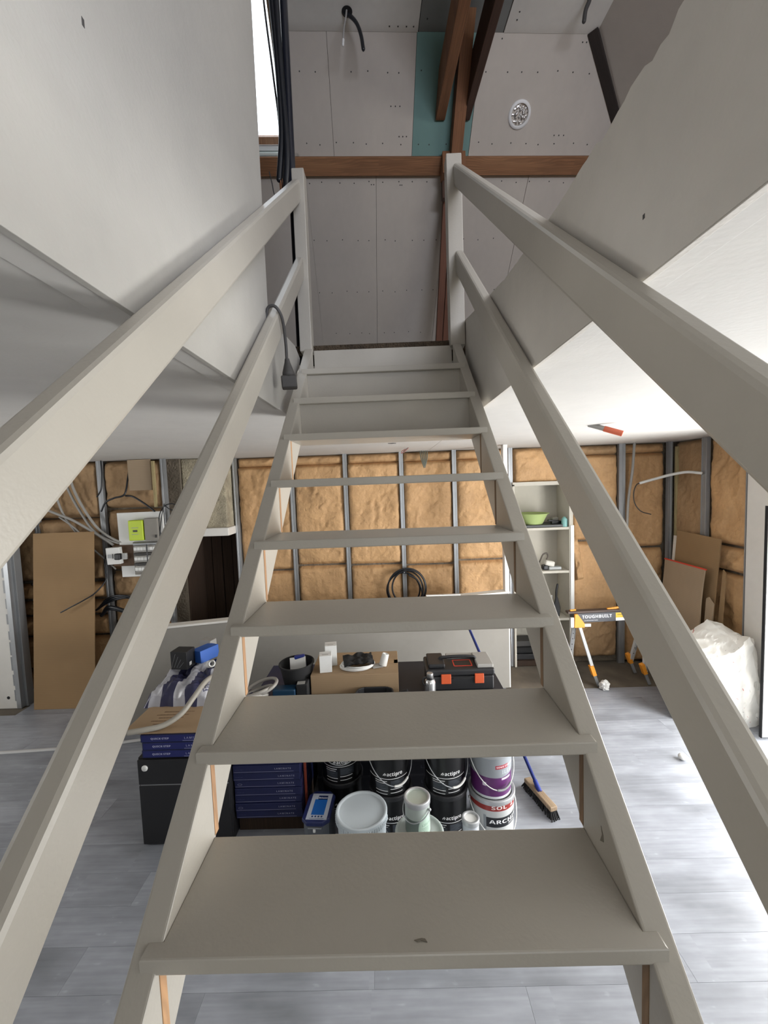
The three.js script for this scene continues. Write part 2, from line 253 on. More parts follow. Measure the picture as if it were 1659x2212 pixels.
// back wall
{
  const w = struct('wall_back');
  part(w, 'masonry', box(-5.2, 3.5, 0, 2.52, -5.4, -5.06), M.stone);
  part(w, 'masonry', box(-1.76, 1.385, 0, 2.505, -5.06, -4.76), M.stone);
  part(w, 'masonry', box(2.06, 3.4, 0, 2.505, -5.06, -4.76), M.stone);
  part(w, 'masonry', box(1.385, 2.06, 2.12, 2.505, -5.06, -4.76), M.stone);
  part(w, 'masonry', box(-5.2, -2.24, 0, 2.505, -5.06, -4.5), M.stone);
  const xs = [-1.72, -1.081, -0.475, 0.156, 0.748, 1.374];
  const seams = [1.205, 1.25, 1.235, 1.215, 1.25];
  for (let i = 0; i < 5; i++) {
    const a = xs[i] + 0.016, b = xs[i + 1] - 0.016, m = [M.kraft2, M.kraft, M.kraft, M.kraft2, M.kraft][i];
    putBatt(w, a, b, 0.0, seams[i] - 0.004, -4.735, m, 0.05); putBatt(w, a, b, seams[i] + 0.004, 2.405, -4.735, m, 0.05);
    putBatt(w, a + 0.01, b - 0.005, 2.398, 2.5, -4.725, M.kraft2, 0.03, 0.6);
  }
  for (const x of xs) stud(w, x, 0, 2.505, -4.685);
  putBatt(w, 1.41, 2.03, 2.09, 2.5, -4.735, M.kraft, 0.05);
  putBatt(w, 2.06, 2.585, 0.06, 0.57, -4.735, M.kraftDark, 0.05, 1.3); putBatt(w, 2.06, 2.585, 0.58, 1.42, -4.735, M.kraft2, 0.05); putBatt(w, 2.06, 2.585, 1.43, 2.40, -4.735, M.kraft2, 0.05); putBatt(w, 2.06, 2.585, 2.395, 2.5, -4.725, M.kraftDark, 0.03, 1.5);
  stud(w, 2.615, 0, 2.505, -4.685, 0.07, M.steelDull);
  putBatt(w, 2.67, 3.10, 0.0, 1.325, -4.735, M.kraft2, 0.05); putBatt(w, 2.67, 3.10, 1.335, 2.40, -4.735, M.kraft2, 0.05); putBatt(w, 2.67, 3.10, 2.395, 2.5, -4.73, M.kraft2, 0.03);
  stud(w, 3.13, 0, 2.505, -4.66, 0.05, M.steelDull);
  // a torn tongue of paper hanging beside the niche
  const tg = batt(0.09, 0.5, 0.02, 91, 2); tg.rotateZ(0.16); tg.translate(2.10, 0.98, -4.66); part(w, 'paper_flap', tg, M.kraft2);
  // left stretch, nearer to the room
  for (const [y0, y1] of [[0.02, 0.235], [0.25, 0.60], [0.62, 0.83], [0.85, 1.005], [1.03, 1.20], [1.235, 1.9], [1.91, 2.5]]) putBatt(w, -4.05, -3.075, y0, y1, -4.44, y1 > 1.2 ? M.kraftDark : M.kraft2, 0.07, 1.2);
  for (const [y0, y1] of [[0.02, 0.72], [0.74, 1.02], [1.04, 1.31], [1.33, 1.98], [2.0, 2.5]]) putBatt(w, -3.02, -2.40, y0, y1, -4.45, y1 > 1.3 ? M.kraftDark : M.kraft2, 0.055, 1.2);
  stud(w, -3.745, 0, 2.505, -4.37, 0.05, M.steelDull); stud(w, -3.045, 0, 2.505, -4.39, 0.055, M.steelDull); stud(w, -2.375, 0, 2.505, -4.40, 0.05, M.steelDull);
  part(w, 'old_plaster', box(-2.24, -1.76, 1.72, 2.505, -5.0, -4.52, 0.02), mat(lin(0.78, 0.76, 0.64), 0.95, { map: rep(texStone, 2.2), bumpMap: rep(texGrainBump, 3), bumpScale: 0.012 }));
  part(w, 'lintel', box(-2.24, -1.74, 1.655, 1.745, -4.95, -4.47, 0.012), M.whiteWall);
  part(w, 'old_boards', box(-2.24, -1.76, 0, 1.66, -5.05, -4.95, 0.01), M.oldWood);
  for (let i = 0; i < 4; i++) part(w, 'old_board', box(-2.235 + i * 0.12, -2.123 + i * 0.12, 0.0, 1.65, -4.97, -4.90 + 0.012 * (i % 2), 0.006), M.oldWood);
  part(w, 'old_board', box(-2.2405, -2.222, 0, 1.66, -5.04, -4.505, 0.003), M.oldWood);
  part(w, 'rubble', tilt(box(-2.285, -2.235, 0.55, 1.05, -4.62, -4.52, 0.02), [-2.26, 0.8, -4.57], 0, 0, 0.12), M.stone);
  scene.add(w);
}
// right wall: two bays of insulation, then white board and the glazed door
{
  const w = struct('wall_right');
  part(w, 'masonry', box(3.24, 3.5, 0, 2.505, -5.3, -3.5), M.stone);
  const putR = (z0, z1, y0, y1, m) => { const g = batt(z1 - z0, y1 - y0, 0.045, battSeed++, 1); g.rotateY(-Math.PI / 2); g.translate(3.215, y0, z0); part(w, 'insulation_batt', g, m); };
  putR(-4.68, -4.24, 0, 1.42, M.kraft2); putR(-4.68, -4.24, 1.43, 2.5, M.kraftDark); putR(-4.17, -3.70, 0, 1.20, M.kraft2); putR(-4.17, -3.70, 1.21, 1.45, M.kraft2); putR(-4.17, -3.70, 1.46, 2.5, M.kraft2);
  const sg = (z, ww) => { part(w, 'metal_stud', box(3.155, 3.20, 0, 2.505, z - ww / 2, z + ww / 2, 0.003), M.steelDull); part(w, 'metal_stud', box(3.15, 3.156, 0, 2.505, z - ww / 2, z - ww / 2 + 0.012, 0.001), M.steelDull); };
  sg(-4.205, 0.06); sg(-3.69, 0.035);
  part(w, 'plasterboard', box(3.14, 3.3, 0, 2.505, -3.675, -3.27, 0.002), M.whiteWall);
  part(w, 'wall_above_door', box(3.14, 3.3, 2.12, 2.505, -3.27, -1.54), M.whiteWall);
  part(w, 'wall_beside_door', box(3.14, 3.3, 0, 2.505, -1.54, -1.0), M.whiteWall); part(w, 'wall_beside_unseen_window', box(3.14, 3.3, 0, 2.505, 0.4, 3.1), M.whiteWall); part(w, 'wall_below_unseen_window', box(3.14, 3.3, 0, 1.05, -1.0, 0.4), M.whiteWall); part(w, 'wall_above_unseen_window', box(3.14, 3.3, 2.05, 2.505, -1.0, 0.4), M.whiteWall);  // forward window opening is out of view, placed to light the left rail
  scene.add(w);
  const d = struct('door_1');
  part(d, 'frame', box(3.06, 3.2, 0.0, 2.12, -3.27, -3.21, 0.006), M.white); part(d, 'frame', box(3.06, 3.2, 0, 2.12, -1.6, -1.54, 0.006), M.white); part(d, 'frame', box(3.06, 3.2, 1.95, 2.12, -3.21, -1.6, 0.006), M.white); part(d, 'frame', box(3.10, 3.16, 0, 1.96, -2.43, -2.37, 0.006), M.white);
  scene.add(d);
  // the leaf stands open into the room, edge on
  const l = struct('door_2');
  part(l, 'leaf_stile', box(2.9215, 2.985, 0.03, 1.88, -3.250, -3.222, 0.003), M.white);
  part(l, 'gasket', box(2.918, 2.922, 0.02, 1.885, -3.252, -3.226, 0.001), M.blackMatte);
  part(l, 'leaf_stile', box(3.02, 3.055, 0.03, 1.88, -3.250, -3.222, 0.003), M.white);
  part(l, 'leaf_rail', box(2.985, 3.02, 0.03, 0.13, -3.25, -3.224, 0.003), M.white); part(l, 'leaf_rail', box(2.985, 3.02, 1.80, 1.88, -3.25, -3.224, 0.003), M.white);
  part(l, 'glass', box(2.985, 3.02, 0.13, 1.80, -3.240, -3.234, 0.001), M.glass);
  scene.add(l);
}
// left and rear walls
{
  const w = struct('wall_left');
  part(w, 'wall', box(-5.3, -5.0, 0, 2.505, -5.3, -2.6), M.whiteWall); part(w, 'wall', box(-5.3, -5.0, 0, 2.505, -1.2, 3.1), M.whiteWall); part(w, 'wall', box(-5.3, -5.0, 0, 0.9, -2.6, -1.2), M.whiteWall); part(w, 'wall', box(-5.3, -5.0, 2.1, 2.505, -2.6, -1.2), M.whiteWall);  // opening in this unseen wall is added for fill light
  part(w, 'return_panel', box(-5.0, -3.862, 0.0, 2.505, -4.125, -4.075, 0.002), M.whiteWall);
  part(w, 'end_profile', box(-3.868, -3.822, 0, 2.505, -4.15, -4.07, 0.002), M.steel);
  part(w, 'end_profile', box(-3.822, -3.795, 0, 2.505, -4.20, -4.12, 0.002), M.steelDull);
  for (let i = 0; i < 9; i++) part(w, 'joint_compound', box(-3.885 + rr(-0.004, 0.004), -3.866, 0.08 + i * 0.16, 0.08 + i * 0.16 + rr(0.08, 0.15), -4.0755, -4.0725, 0.001), M.steelDull);
  part(w, 'pipe_hole', rod([-3.95, 0.115, -4.085], [-3.95, 0.115, -4.0735], 0.016), M.black);
  scene.add(w);
  const r = struct('wall_front');
  part(r, 'wall', box(-5.2, 0, 0, 2.505, 3.0, 3.2), M.whiteWall); part(r, 'wall', box(2.4, 3.4, 0, 2.505, 3.0, 3.2), M.whiteWall); part(r, 'wall', box(0, 2.4, 0, 0.8, 3.0, 3.2), M.whiteWall); part(r, 'wall', box(0, 2.4, 2.2, 2.505, 3.0, 3.2), M.whiteWall);  // rear opening is out of view, placed to light the tread fronts
  part(r, 'gable', box(-5.2, 1.0, 2.505, 5.6, 3.0, 3.2), M.whiteWall); part(r, 'gable', box(3.5, 4.8, 2.505, 5.6, 3.0, 3.2), M.whiteWall); part(r, 'gable', box(1.0, 3.5, 2.505, 2.95, 3.0, 3.2), M.whiteWall); part(r, 'gable', box(1.0, 3.5, 3.55, 5.6, 3.0, 3.2), M.whiteWall);  // gable opening is out of view, kept low to light slope and newels
  scene.add(r);
}
// low partition behind the stores
{
  const w = struct('wall_low_partition');
  const g = front([[-2.15, 0], [1.53, 0], [1.53, 0.998], [-2.15, 0.918]], -0.04, 0.04, 0.003); g.rotateY(Math.atan2(0.5, 3.0)); g.translate(-0.31, 0, -3.99); part(w, 'panel', g, M.greyWall);
  const t = bar([-2.15, 0.928, 0], [1.53, 1.008, 0], 0.1, 0.02, 0.003); t.rotateY(Math.atan2(0.5, 3.0)); t.translate(-0.31, 0, -3.99); part(w, 'top_rail', t, M.whiteWall);
  part(w, 'corner_bead', box(1.16, 1.205, 0, 2.505, -4.28, -4.20, 0.004), M.white);
  scene.add(w);
}

// ───────────────────────── upper floor: roof slope, flat ceiling, hip ─────────────────────────
const C0 = 8.547;
const slopePanel = (x0, x1, y0, y1, t = 0.013, shapeX) => { // board on the 45 degree slope; y measured on its face
  const s0 = y0 * Math.SQRT2, s1 = y1 * Math.SQRT2; const pts = shapeX ?? [[x0, s0], [x1, s0], [x1, s1], [x0, s1]];
  const s = Math.SQRT1_2; // plane: y = z + C0, run up the slope = (0, s, s)
  return roof(extrude(pts, t, 0.0008, basis([1, 0, 0], [0, s, s], [0, -s, s], [0, t * s, -C0 - t * s])));
};
{
  const c = struct('ceiling_slope'), G = 0.0012;
  const panels = [];
  const add = (x0, x1, y0, y1, m, shape) => { const p = part(c, 'plasterboard_panel', slopePanel(x0, x1, y0, y1, 0.013, shape), m); panels.push([p, x0, x1, y0, y1]); return p; };
  const S2 = Math.SQRT2, hipX = (y) => 1.564 + (5.379 - y) * 1.118;
  add(-0.72, -0.365 - G, 4.86, 5.36, M.board); add(-0.365 + G, 0.28 - G, 4.86, 5.36, M.board); add(0.28 + G, 0.755 - G, 4.86, 5.36, M.boardTeal);
  add(0.755 + G, 2.2, 4.86, 5.36, M.board, [[0.757, 4.86 * S2], [hipX(4.86), 4.86 * S2], [hipX(5.36), 5.36 * S2], [0.757, 5.36 * S2]]);
  add(-3.0, -1.55, 4.86, 5.36, M.board); add(-1.55, -0.72, 4.86, 4.885, M.board);
  add(-3.0, -0.62, 2.7, 4.857, M.board); add(-0.62 + G, -0.018 - G, 2.7, 4.857, M.board); add(-0.018 + G, 0.6 - G, 2.7, 4.857, M.board); add(0.6 + G, 1.31 - G, 2.7, 4.857, M.board);
  add(1.31 + G, 4.2, 2.7, 4.857, M.board, [[1.312, 2.7 * S2], [hipX(2.7), 2.7 * S2], [hipX(4.857), 4.857 * S2], [1.312, 4.857 * S2]]);
  // screw heads, row by row
  const heads = new Map(); const s = Math.SQRT1_2;
  const head = (x, y) => { for (const [p, x0, x1, y0, y1] of panels) if (x > x0 + 0.012 && x < x1 - 0.012 && y > y0 && y < y1) { const g = new THREE.CylinderGeometry(0.0048, 0.0048, 0.002, 8); g.rotateX(Math.PI / 4 + Math.PI / 2); g.translate(x, y - 0.0002 * s, y - C0 + 0.0004); if (!heads.has(p)) heads.set(p, []); heads.get(p).push(roof(g)); return; } };
  for (const y of [3.82, 4.125, 4.448, 4.755, 4.935, 5.222]) for (let x = -0.6; x < 2.4; x += 0.13) { if (x < hipX(y) - 0.1) head(x + rr(-0.025, 0.025), y + rr(-0.006, 0.006)); }
  for (const [x, y] of [[0.10, 5.09], [0.135, 5.09], [0.17, 5.09], [0.17, 4.965], [0.2, 4.965], [0.23, 4.965], [0.19, 4.742], [0.205, 4.742], [1.5, 5.33], [1.53, 5.33], [1.56, 5.33], [1.45, 4.97], [1.49, 4.97], [1.53, 4.97], [-0.06, 4.745], [-0.04, 4.745], [0.9, 5.36 - 0.02]]) head(x, y);
  for (const [p, gs] of heads) { const m = part(p, 'screw_heads', mergeGeometries(gs), M.screw); m.userData.kind = 'stuff'; }
  scene.add(c);
  // reveal and frame of the roof window
  const w = struct('unseen_window_1'), pl = (x0, x1, y0, y1, off0, off1, m, name) => { const g = extrude([[x0, y0 * S2], [x1, y0 * S2], [x1, y1 * S2], [x0, y1 * S2]], off1 - off0, 0.002, basis([1, 0, 0], [0, s, s], [0, -s, s], [0, off1 * s, -C0 - off1 * s])); part(w, name, roof(g), m); };
  const mint = mat(lin(0.66, 0.74, 0.70), 0.8);
  pl(-1.62, -0.65, 4.875, 4.895, 0, 0.16, mint, 'reveal'); pl(-0.735, -0.70, 4.89, 5.64, 0.002, 0.16, mint, 'reveal'); pl(-1.62, -1.58, 4.89, 5.64, 0.002, 0.16, mint, 'reveal'); pl(-1.62, -0.65, 5.63, 5.65, 0, 0.16, mint, 'reveal');
  const pine = mat(lin(0.50, 0.30, 0.19), 0.55, { map: rep(texWood, 2, 1) });
  pl(-1.58, -0.735, 4.925, 4.958, 0.07, 0.17, pine, 'frame'); pl(-1.58, -0.735, 4.898, 4.918, 0.06, 0.16, M.white, 'frame_edge'); pl(-1.58, -0.735, 5.53, 5.60, 0.07, 0.17, M.timberBlack, 'frame'); pl(-0.765, -0.735, 4.958, 5.53, 0.07, 0.17, pine, 'frame'); pl(-1.58, -1.55, 4.958, 5.53, 0.07, 0.17, pine, 'frame');
  pl(-1.55, -0.765, 4.958, 5.53, 0.128, 0.132, M.glass, 'glass');
  scene.add(w);
  // outer skin of the roof so that sky comes in only at the windows
  const k = struct('roof_deck');
  part(k, 'deck', slopeDeck(-5.6, -1.62, 2.3, 6.1), M.oldWood); part(k, 'deck', slopeDeck(-0.70, 5.4, 2.3, 6.1), M.oldWood); part(k, 'deck', slopeDeck(-1.62, -0.70, 2.3, 4.875), M.oldWood); part(k, 'deck', slopeDeck(-1.62, -0.70, 5.66, 6.1), M.oldWood);
  function slopeDeck(x0, x1, y0, y1) { return roof(extrude([[x0, y0 * S2], [x1, y0 * S2], [x1, y1 * S2], [x0, y1 * S2]], 0.05, 0, basis([1, 0, 0], [0, s, s], [0, -s, s], [0, 0.136, -C0 - 0.136]))); }
  part(k, 'deck', box(-5.3, 1.75, 5.75, 5.80, -2.9, 3.3), M.oldWood);
  part(k, 'side', box(-5.3, -5.0, 2.505, 5.6, -5.6, 3.3), M.whiteWall);
  part(k, 'side', box(4.75, 4.9, 2.4, 2.95, -5.6, 3.3), M.whiteWall);
  scene.add(k);
  // flat ceiling boards
  const f = struct('ceiling_upper');
  const fb = (x0, x1, z0, z1, m, y = 5.36) => part(f, 'plasterboard_panel', roof(box(x0, x1, y, y + 0.013, z0, z1, 0.0008)), m);
  fb(-5, -0.9, -3.0, 3.2, M.boardPale); fb(-0.72, 0.285, -3.187, -1.99, M.boardPale, 5.357); fb(0.29, 0.9, -3.187, -1.99, M.boardGrey, 5.361); fb(0.905, 1.585, -3.187, -1.99, M.boardPale, 5.357); fb(-0.9, 1.585, -1.985, 3.2, M.boardPale);
  const hd = []; for (const [x, z] of [[0.06, -2.94], [0.12, -2.94], [0.2, -2.93], [0.08, -3.15], [0.14, -3.15], [0.2, -3.15], [0.25, -3.15], [0.97, -3.05], [0.97, -3.1], [0.33, -2.95], [0.34, -3.1]]) { const g = new THREE.CylinderGeometry(0.005, 0.005, 0.003, 8); g.translate(x, 5.3565, z); hd.push(roof(g)); }
  part(f, 'screw_heads', mergeGeometries(hd), M.screw).userData.kind = 'stuff';
  scene.add(f);
  // hip slope on the right
  const h = struct('ceiling_hip');
  const q = 0.894, len = Math.hypot(1, q), ex = [1 / len, -q / len, 0], ez = [q / len, 1 / len, 0];
  const hipPiece = (p, name, a0, a1, z0, z1, off, t, m) => part(p, name, roof(extrude([[a0, -z1], [a1, -z1], [a1, -z0], [a0, -z0]], t, 0.0008, basis(ex, [0, 0, -1], ez, [1.585 + ez[0] * off, 5.36 + ez[1] * off, 0]))), m);
  const hb = (a0, a1, z0, z1, sk) => { const sh = sk ? [[a0, -z1], [a1, -z1], [a1, -z0 + a1 * 0.7455], [a0, -z0 + a0 * 0.7455]] : [[a0, -z1], [a1, -z1], [a1, -z0], [a0, -z0]]; part(h, 'plasterboard_panel', roof(extrude(sh, 0.013, 0.0008, basis(ex, [0, 0, -1], ez, [1.585, 5.36, 0]))), M.board); part(h, 'outer_deck', roof(extrude(sh, 0.03, 0, basis(ex, [0, 0, -1], ez, [1.585 + ez[0] * 0.12, 5.36 + ez[1] * 0.12, 0]))), M.oldWood); };
  hb(0, 4.3, -3.19, -2.202, true); hb(0, 0.6, -2.2, 0.6); hb(1.6, 4.3, -2.2, 0.6); hb(0.602, 1.598, -0.998, -0.602); hb(0, 4.3, 0.602, 3.2);
  for (const [k, z0, z1] of [[4, -2.2, -1.0], [5, -0.6, 0.6]]) {  // roof windows out of view, placed to light the left wall and slope
    const wn = struct('unseen_window_' + k);
    hipPiece(wn, 'reveal', 0.58, 0.60, z0, z1, 0, 0.12, M.white); hipPiece(wn, 'reveal', 1.60, 1.62, z0, z1, 0, 0.12, M.white); hipPiece(wn, 'reveal', 0.58, 1.62, z0 - 0.02, z0, 0, 0.12, M.white); hipPiece(wn, 'reveal', 0.58, 1.62, z1, z1 + 0.02, 0, 0.12, M.white);
    hipPiece(wn, 'glass', 0.60, 1.60, z0, z1, 0.10, 0.004, M.glass); scene.add(wn);
  }
  scene.add(h);
}
// roof timbers
const hx = (g) => roof(g);
{ const q = Math.SQRT1_2, wx = texWood.clone(); wx.rotation = Math.PI / 2; wx.repeat.set(3.2, 0.6); wx.needsUpdate = true;
  one('purlin_beam', 'long brown purlin running level across the roof slope, above the two newel posts', 'beam', hx(extrude([[-3.0, 4.792 * Math.SQRT2], [2.3, 4.792 * Math.SQRT2], [2.3, 4.880 * Math.SQRT2], [-3.0, 4.880 * Math.SQRT2]], 0.04, 0.004, basis([1, 0, 0], [0, q, q], [0, -q, q], [0, -0.0012, -C0 + 0.0012]))), mat(lin(0.36, 0.185, 0.09), 0.75, { map: wx })); }
{
  const t = thing('rafter', 'squared brown rafter running up the roof slope behind the right newel post', 'beam');
  const s = Math.SQRT1_2;
  part(t, 'timber', hx(extrude([[0.592, 4.88 * Math.SQRT2], [0.682, 4.88 * Math.SQRT2], [0.662, 5.6 * Math.SQRT2], [0.572, 5.6 * Math.SQRT2]], 0.11, 0.004, basis([1, 0, 0], [0, s, s], [0, -s, s], [0, 0, -C0]))), M.beam);
  part(t, 'cleat', hx(box(0.525, 0.595, 4.70, 4.87, -3.72, -3.60, 0.004)), M.beam); part(t, 'cleat', hx(box(0.675, 0.72, 4.70, 4.88, -3.72, -3.61, 0.004)), M.beam);
  finish(t);
  const u = thing('collar_tie', 'left one of the two brown collar boards clamping the rafter, its sawn end lower left', 'beam', null);
  part(u, 'timber', hx(box(0.455, 0.53, 5.02, 5.24, -3.50, -1.4, 0.005)), M.beam); finish(u);
  const v = thing('collar_tie', 'right one of the two brown collar boards, the darker one leaning away from the rafter', 'beam', null);
  part(v, 'timber', hx(box(0.672, 0.73, 5.02, 5.24, -3.50, -1.4, 0.005)), M.beamDark); finish(v);
  const p = thing('lower_strut', 'slim dark reddish strut below the purlin, half hidden by the right newel post', 'beam');
  part(p, 'timber', hx(bar([0.59, 4.735, -3.73], [0.588, 2.95, -4.66], 0.062, 0.05, 0.004)), M.beamRed); part(p, 'timber', hx(bar([0.665, 4.735, -3.745], [0.668, 2.95, -4.68], 0.075, 0.05, 0.004)), M.beamRed);
  part(p, 'top_plate', hx(box(0.535, 0.59, 4.56, 4.735, -3.74, -3.69, 0.004)), M.beamDark);
  finish(p);
  const a = V(1.555, 5.375, -3.172), b = V(2.0, 4.985, -3.563), e = b.clone().add(b.clone().sub(a).multiplyScalar(3.2));
  part(scene.getObjectByName('ceiling_hip'), 'hip_rafter', hx(bar(a.toArray(), e.toArray(), 0.07, 0.06, 0.004)), M.timberBlack, 'dark brown hip rafter beside the grey hip slope');
}
// round extract vent
{
  const t = thing('round_vent', 'round white vent ring with crumpled foil duct inside, in the sloping plasterboard', 'vent');
  const s = Math.SQRT1_2, m = new THREE.Matrix4().makeBasis(V(1, 0, 0), V(0, -s, s), V(0, -s, -s)).setPosition(1.129, 5.057, -3.49);
  const ring = new THREE.LatheGeometry([[0.066, -0.02], [0.066, 0.008], [0.07, 0.012], [0.086, 0.010], [0.09, 0.0], [0.09, -0.001]].map(([r, y]) => new THREE.Vector2(r, y)), 40); ring.applyMatrix4(m); part(t, 'ring', roof(ring), M.white);
  const foil = new THREE.PlaneGeometry(0.135, 0.135, 26, 26); foil.rotateX(-Math.PI / 2); const p = foil.attributes.position; for (let i = 0; i < p.count; i++) { const x = p.getX(i), z = p.getZ(i), r = Math.min(1, Math.hypot(x, z) / 0.066), k = Math.hypot(x, z) > 0.066 ? 0.066 / Math.hypot(x, z) : 1; p.setXYZ(i, x * k, 0.004 - 0.004 * r + 0.014 * n2(x * 38, z * 38) * (1 - r * r), z * k); } foil.computeVertexNormals(); foil.applyMatrix4(m); part(t, 'foil_duct', roof(foil), mat(lin(0.55, 0.54, 0.52), 0.35, { metalness: 0.85 }));
  finish(t);
}
// conduit hole with a bent black tube and a white wire, in the upper ceiling
{
  const t = thing('ceiling_conduit', 'bent black conduit dangling from a round hole in the upper ceiling', 'conduit');
  part(t, 'hole', roof(rod([-0.213, 5.352, -3.06], [-0.213, 5.3565, -3.06], 0.036, 0.036, 24)), M.blackMatte);
  part(t, 'tube', roof(tube([[-0.23, 5.356, -3.07], [-0.19, 5.325, -3.06], [-0.15, 5.27, -3.05], [-0.125, 5.20, -3.05], [-0.112, 5.11, -3.05]], 0.0125)), M.blackTube);
  part(t, 'wire', roof(tube([[-0.215, 5.356, -3.05], [-0.222, 5.30, -3.04], [-0.238, 5.23, -3.04], [-0.246, 5.16, -3.045]], 0.006)), M.greyTube); part(t, 'white_tip', roof(tube([[-0.245, 5.165, -3.045], [-0.249, 5.13, -3.045]], 0.008, 4)), M.white);
  finish(t);
  one('hanging_cable', 'short dark cable end hanging from the upper ceiling at the hip edge', 'cable', roof(tube([[1.40, 5.36, -2.93], [1.405, 5.33, -2.95], [1.385, 5.28, -2.96], [1.378, 5.22, -2.97]], 0.014)), M.darkTube);
}

// ───────────────────────── staircase ─────────────────────────
const RUN = 0.2145, D0 = 0.579, RISE = 0.1827, dn = (n) => D0 + RUN * n, yn = (n) => RISE * (n + 8);
{
  const t = thing('staircase', 'steep open stair painted greige, with plank handrails and two newel posts', 'staircase');
  const str = [[-1.111, 0.0], [-0.901, 0.0], [2.30, 2.728], [2.30, 2.9055]].reverse();
  const K = 0.852, sf = (d) => 0.946 + K * d, sb = (d) => 0.768 + K * d;
  const pts = [[-1.111, 0.0], [-0.902, 0.0], [2.295, sb(2.295)], [2.295, sf(2.295)]];
  const sl = part(t, 'stringer', side(pts, -0.42, -0.376, 0.004), M.paint), sr = part(t, 'stringer', side(pts, 0.376, 0.42, 0.004), M.paint);
  for (let n = -7; n <= 7; n++) {
    const d = dn(n), y = yn(n) + rr(-0.0008, 0.0008);
    part(t, 'tread', flat([[-0.4, d], [0.4, d], [0.4, d + 0.027], [0.3765, d + 0.027], [0.3765, d + 0.222], [-0.3765, d + 0.222], [-0.3765, d + 0.027], [-0.4, d + 0.027]], y - 0.027, y, 0.003), M.paint);
  }
  for (const n of [5, 6, 7]) part(t, 'riser', box(-0.3762, 0.3762, yn(n) - 0.002, yn(n + 1) - (n === 7 ? 0.02 : 0.0268), -(dn(n + 1) + (n === 7 ? 0.055 : 0.04)), -(dn(n + 1) + (n === 7 ? 0.037 : 0.022)), 0.001), M.paint);
  const t0 = t.children.filter((c) => c.name === 'tread')[7], scuff = [[-0.014, 0], [-0.006, -0.003], [0.0, -0.001], [0.013, -0.004], [0.009, 0.002], [0.002, 0.003], [-0.005, 0.002]];
  part(t0, 'scuff_mark', flat(scuff.map(([a, b]) => [a * 0.75 + 0.03, b * 0.8 + 0.598]), yn(0) - 0.0002, yn(0) + 0.0012, 0.0002), M.scuff);
  part(sr, 'scuff_mark', side([[0.722, 1.50], [0.735, 1.492], [0.728, 1.51], [0.732, 1.524], [0.724, 1.512]].reverse(), 0.3752, 0.3762, 0.0001), M.scuff);
  // bare strips where risers used to sit
  for (let n = -6; n <= 4; n++) for (const s of [-1, 1]) { const d = dn(n + 1) + 0.008, x = 0.3755; part(s < 0 ? sl : sr, 'bare_strip', box(s < 0 ? -x - 0.003 : x - 0.0006, s < 0 ? -x + 0.0006 : x + 0.003, yn(n) + 0.001, yn(n + 1) - 0.0275, -d - 0.017, -d, 0.0004), s < 0 ? M.bareWood : M.bareWoodDark); }  // right-hand strips darker: shade on that side put into the wood colour
  // newel posts
  part(t, 'newel_post', box(-0.446, -0.381, 2.893, 3.83, -2.378, -2.298, 0.004), M.paint); part(t, 'newel_post', box(0.366, 0.446, 2.893, 3.868, -2.378, -2.298, 0.004), M.paint);
  part(t, 'newel_post', box(-0.446, -0.376, 0, 1.0, 1.12, 1.19, 0.004), M.paint); part(t, 'newel_post', box(0.376, 0.446, 0, 1.0, 1.12, 1.19, 0.004), M.paint);
  // plank rails, bottom line y = a + k d
  const rail = (name, x0, x1, a, k, h) => { const e = 0.02, d1 = 2.298, d0 = -1.12, f = (d) => a + k * d; part(t, name, side([[d0, f(d0)], [d1 - e, f(d1 - e)], [d1, f(d1) + e * 0.5], [d1, f(d1) + h - e * 0.7], [d1 - e * 0.6, f(d1) + h - e * 0.3], [d0, f(d0) + h]], x0, x1, 0.0095), M.paint); };
  rail('handrail', -0.443, -0.402, 1.735, 0.836, 0.115); rail('handrail', 0.402, 0.443, 1.77, 0.8405, 0.112);
  rail('lower_rail', -0.443, -0.402, 1.288, 0.861, 0.112); rail('lower_rail', 0.402, 0.443, 1.315, 0.848, 0.115);
  finish(t);
}
// extension lead hung over the left lower rail
{
  const t = thing('extension_lead', 'grey cable with a dark socket plug hung over the left lower rail', 'cable');
  part(t, 'cord', tube([[-0.452, 2.70, -1.71], [-0.451, 2.80, -1.69], [-0.44, 2.868, -1.675], [-0.415, 2.872, -1.67], [-0.394, 2.845, -1.68], [-0.391, 2.76, -1.73], [-0.392, 2.68, -1.74]], 0.0062, 50), M.darkTube);
  const c = [-0.388, 2.62, -1.742];
  part(t, 'plug', tilt(mergeGeometries([uvBox(lathe([[0.009, 0.075], [0.012, 0.06], [0.024, 0.02], [0.026, 0.0], [0.0, 0.0]], 18, [c[0], c[1] - 0.005, c[2]])), box(c[0] - 0.031, c[0] + 0.031, c[1] - 0.05, c[1] + 0.0, c[2] - 0.026, c[2] + 0.026, 0.006)].map((g) => { g = g.index ? g.toNonIndexed() : g; for (const k of Object.keys(g.attributes)) if (!['position', 'normal', 'uv'].includes(k)) g.deleteAttribute(k); return g; })), c, 0, 0.2, 0.05), M.darkTube);
  finish(t);
}
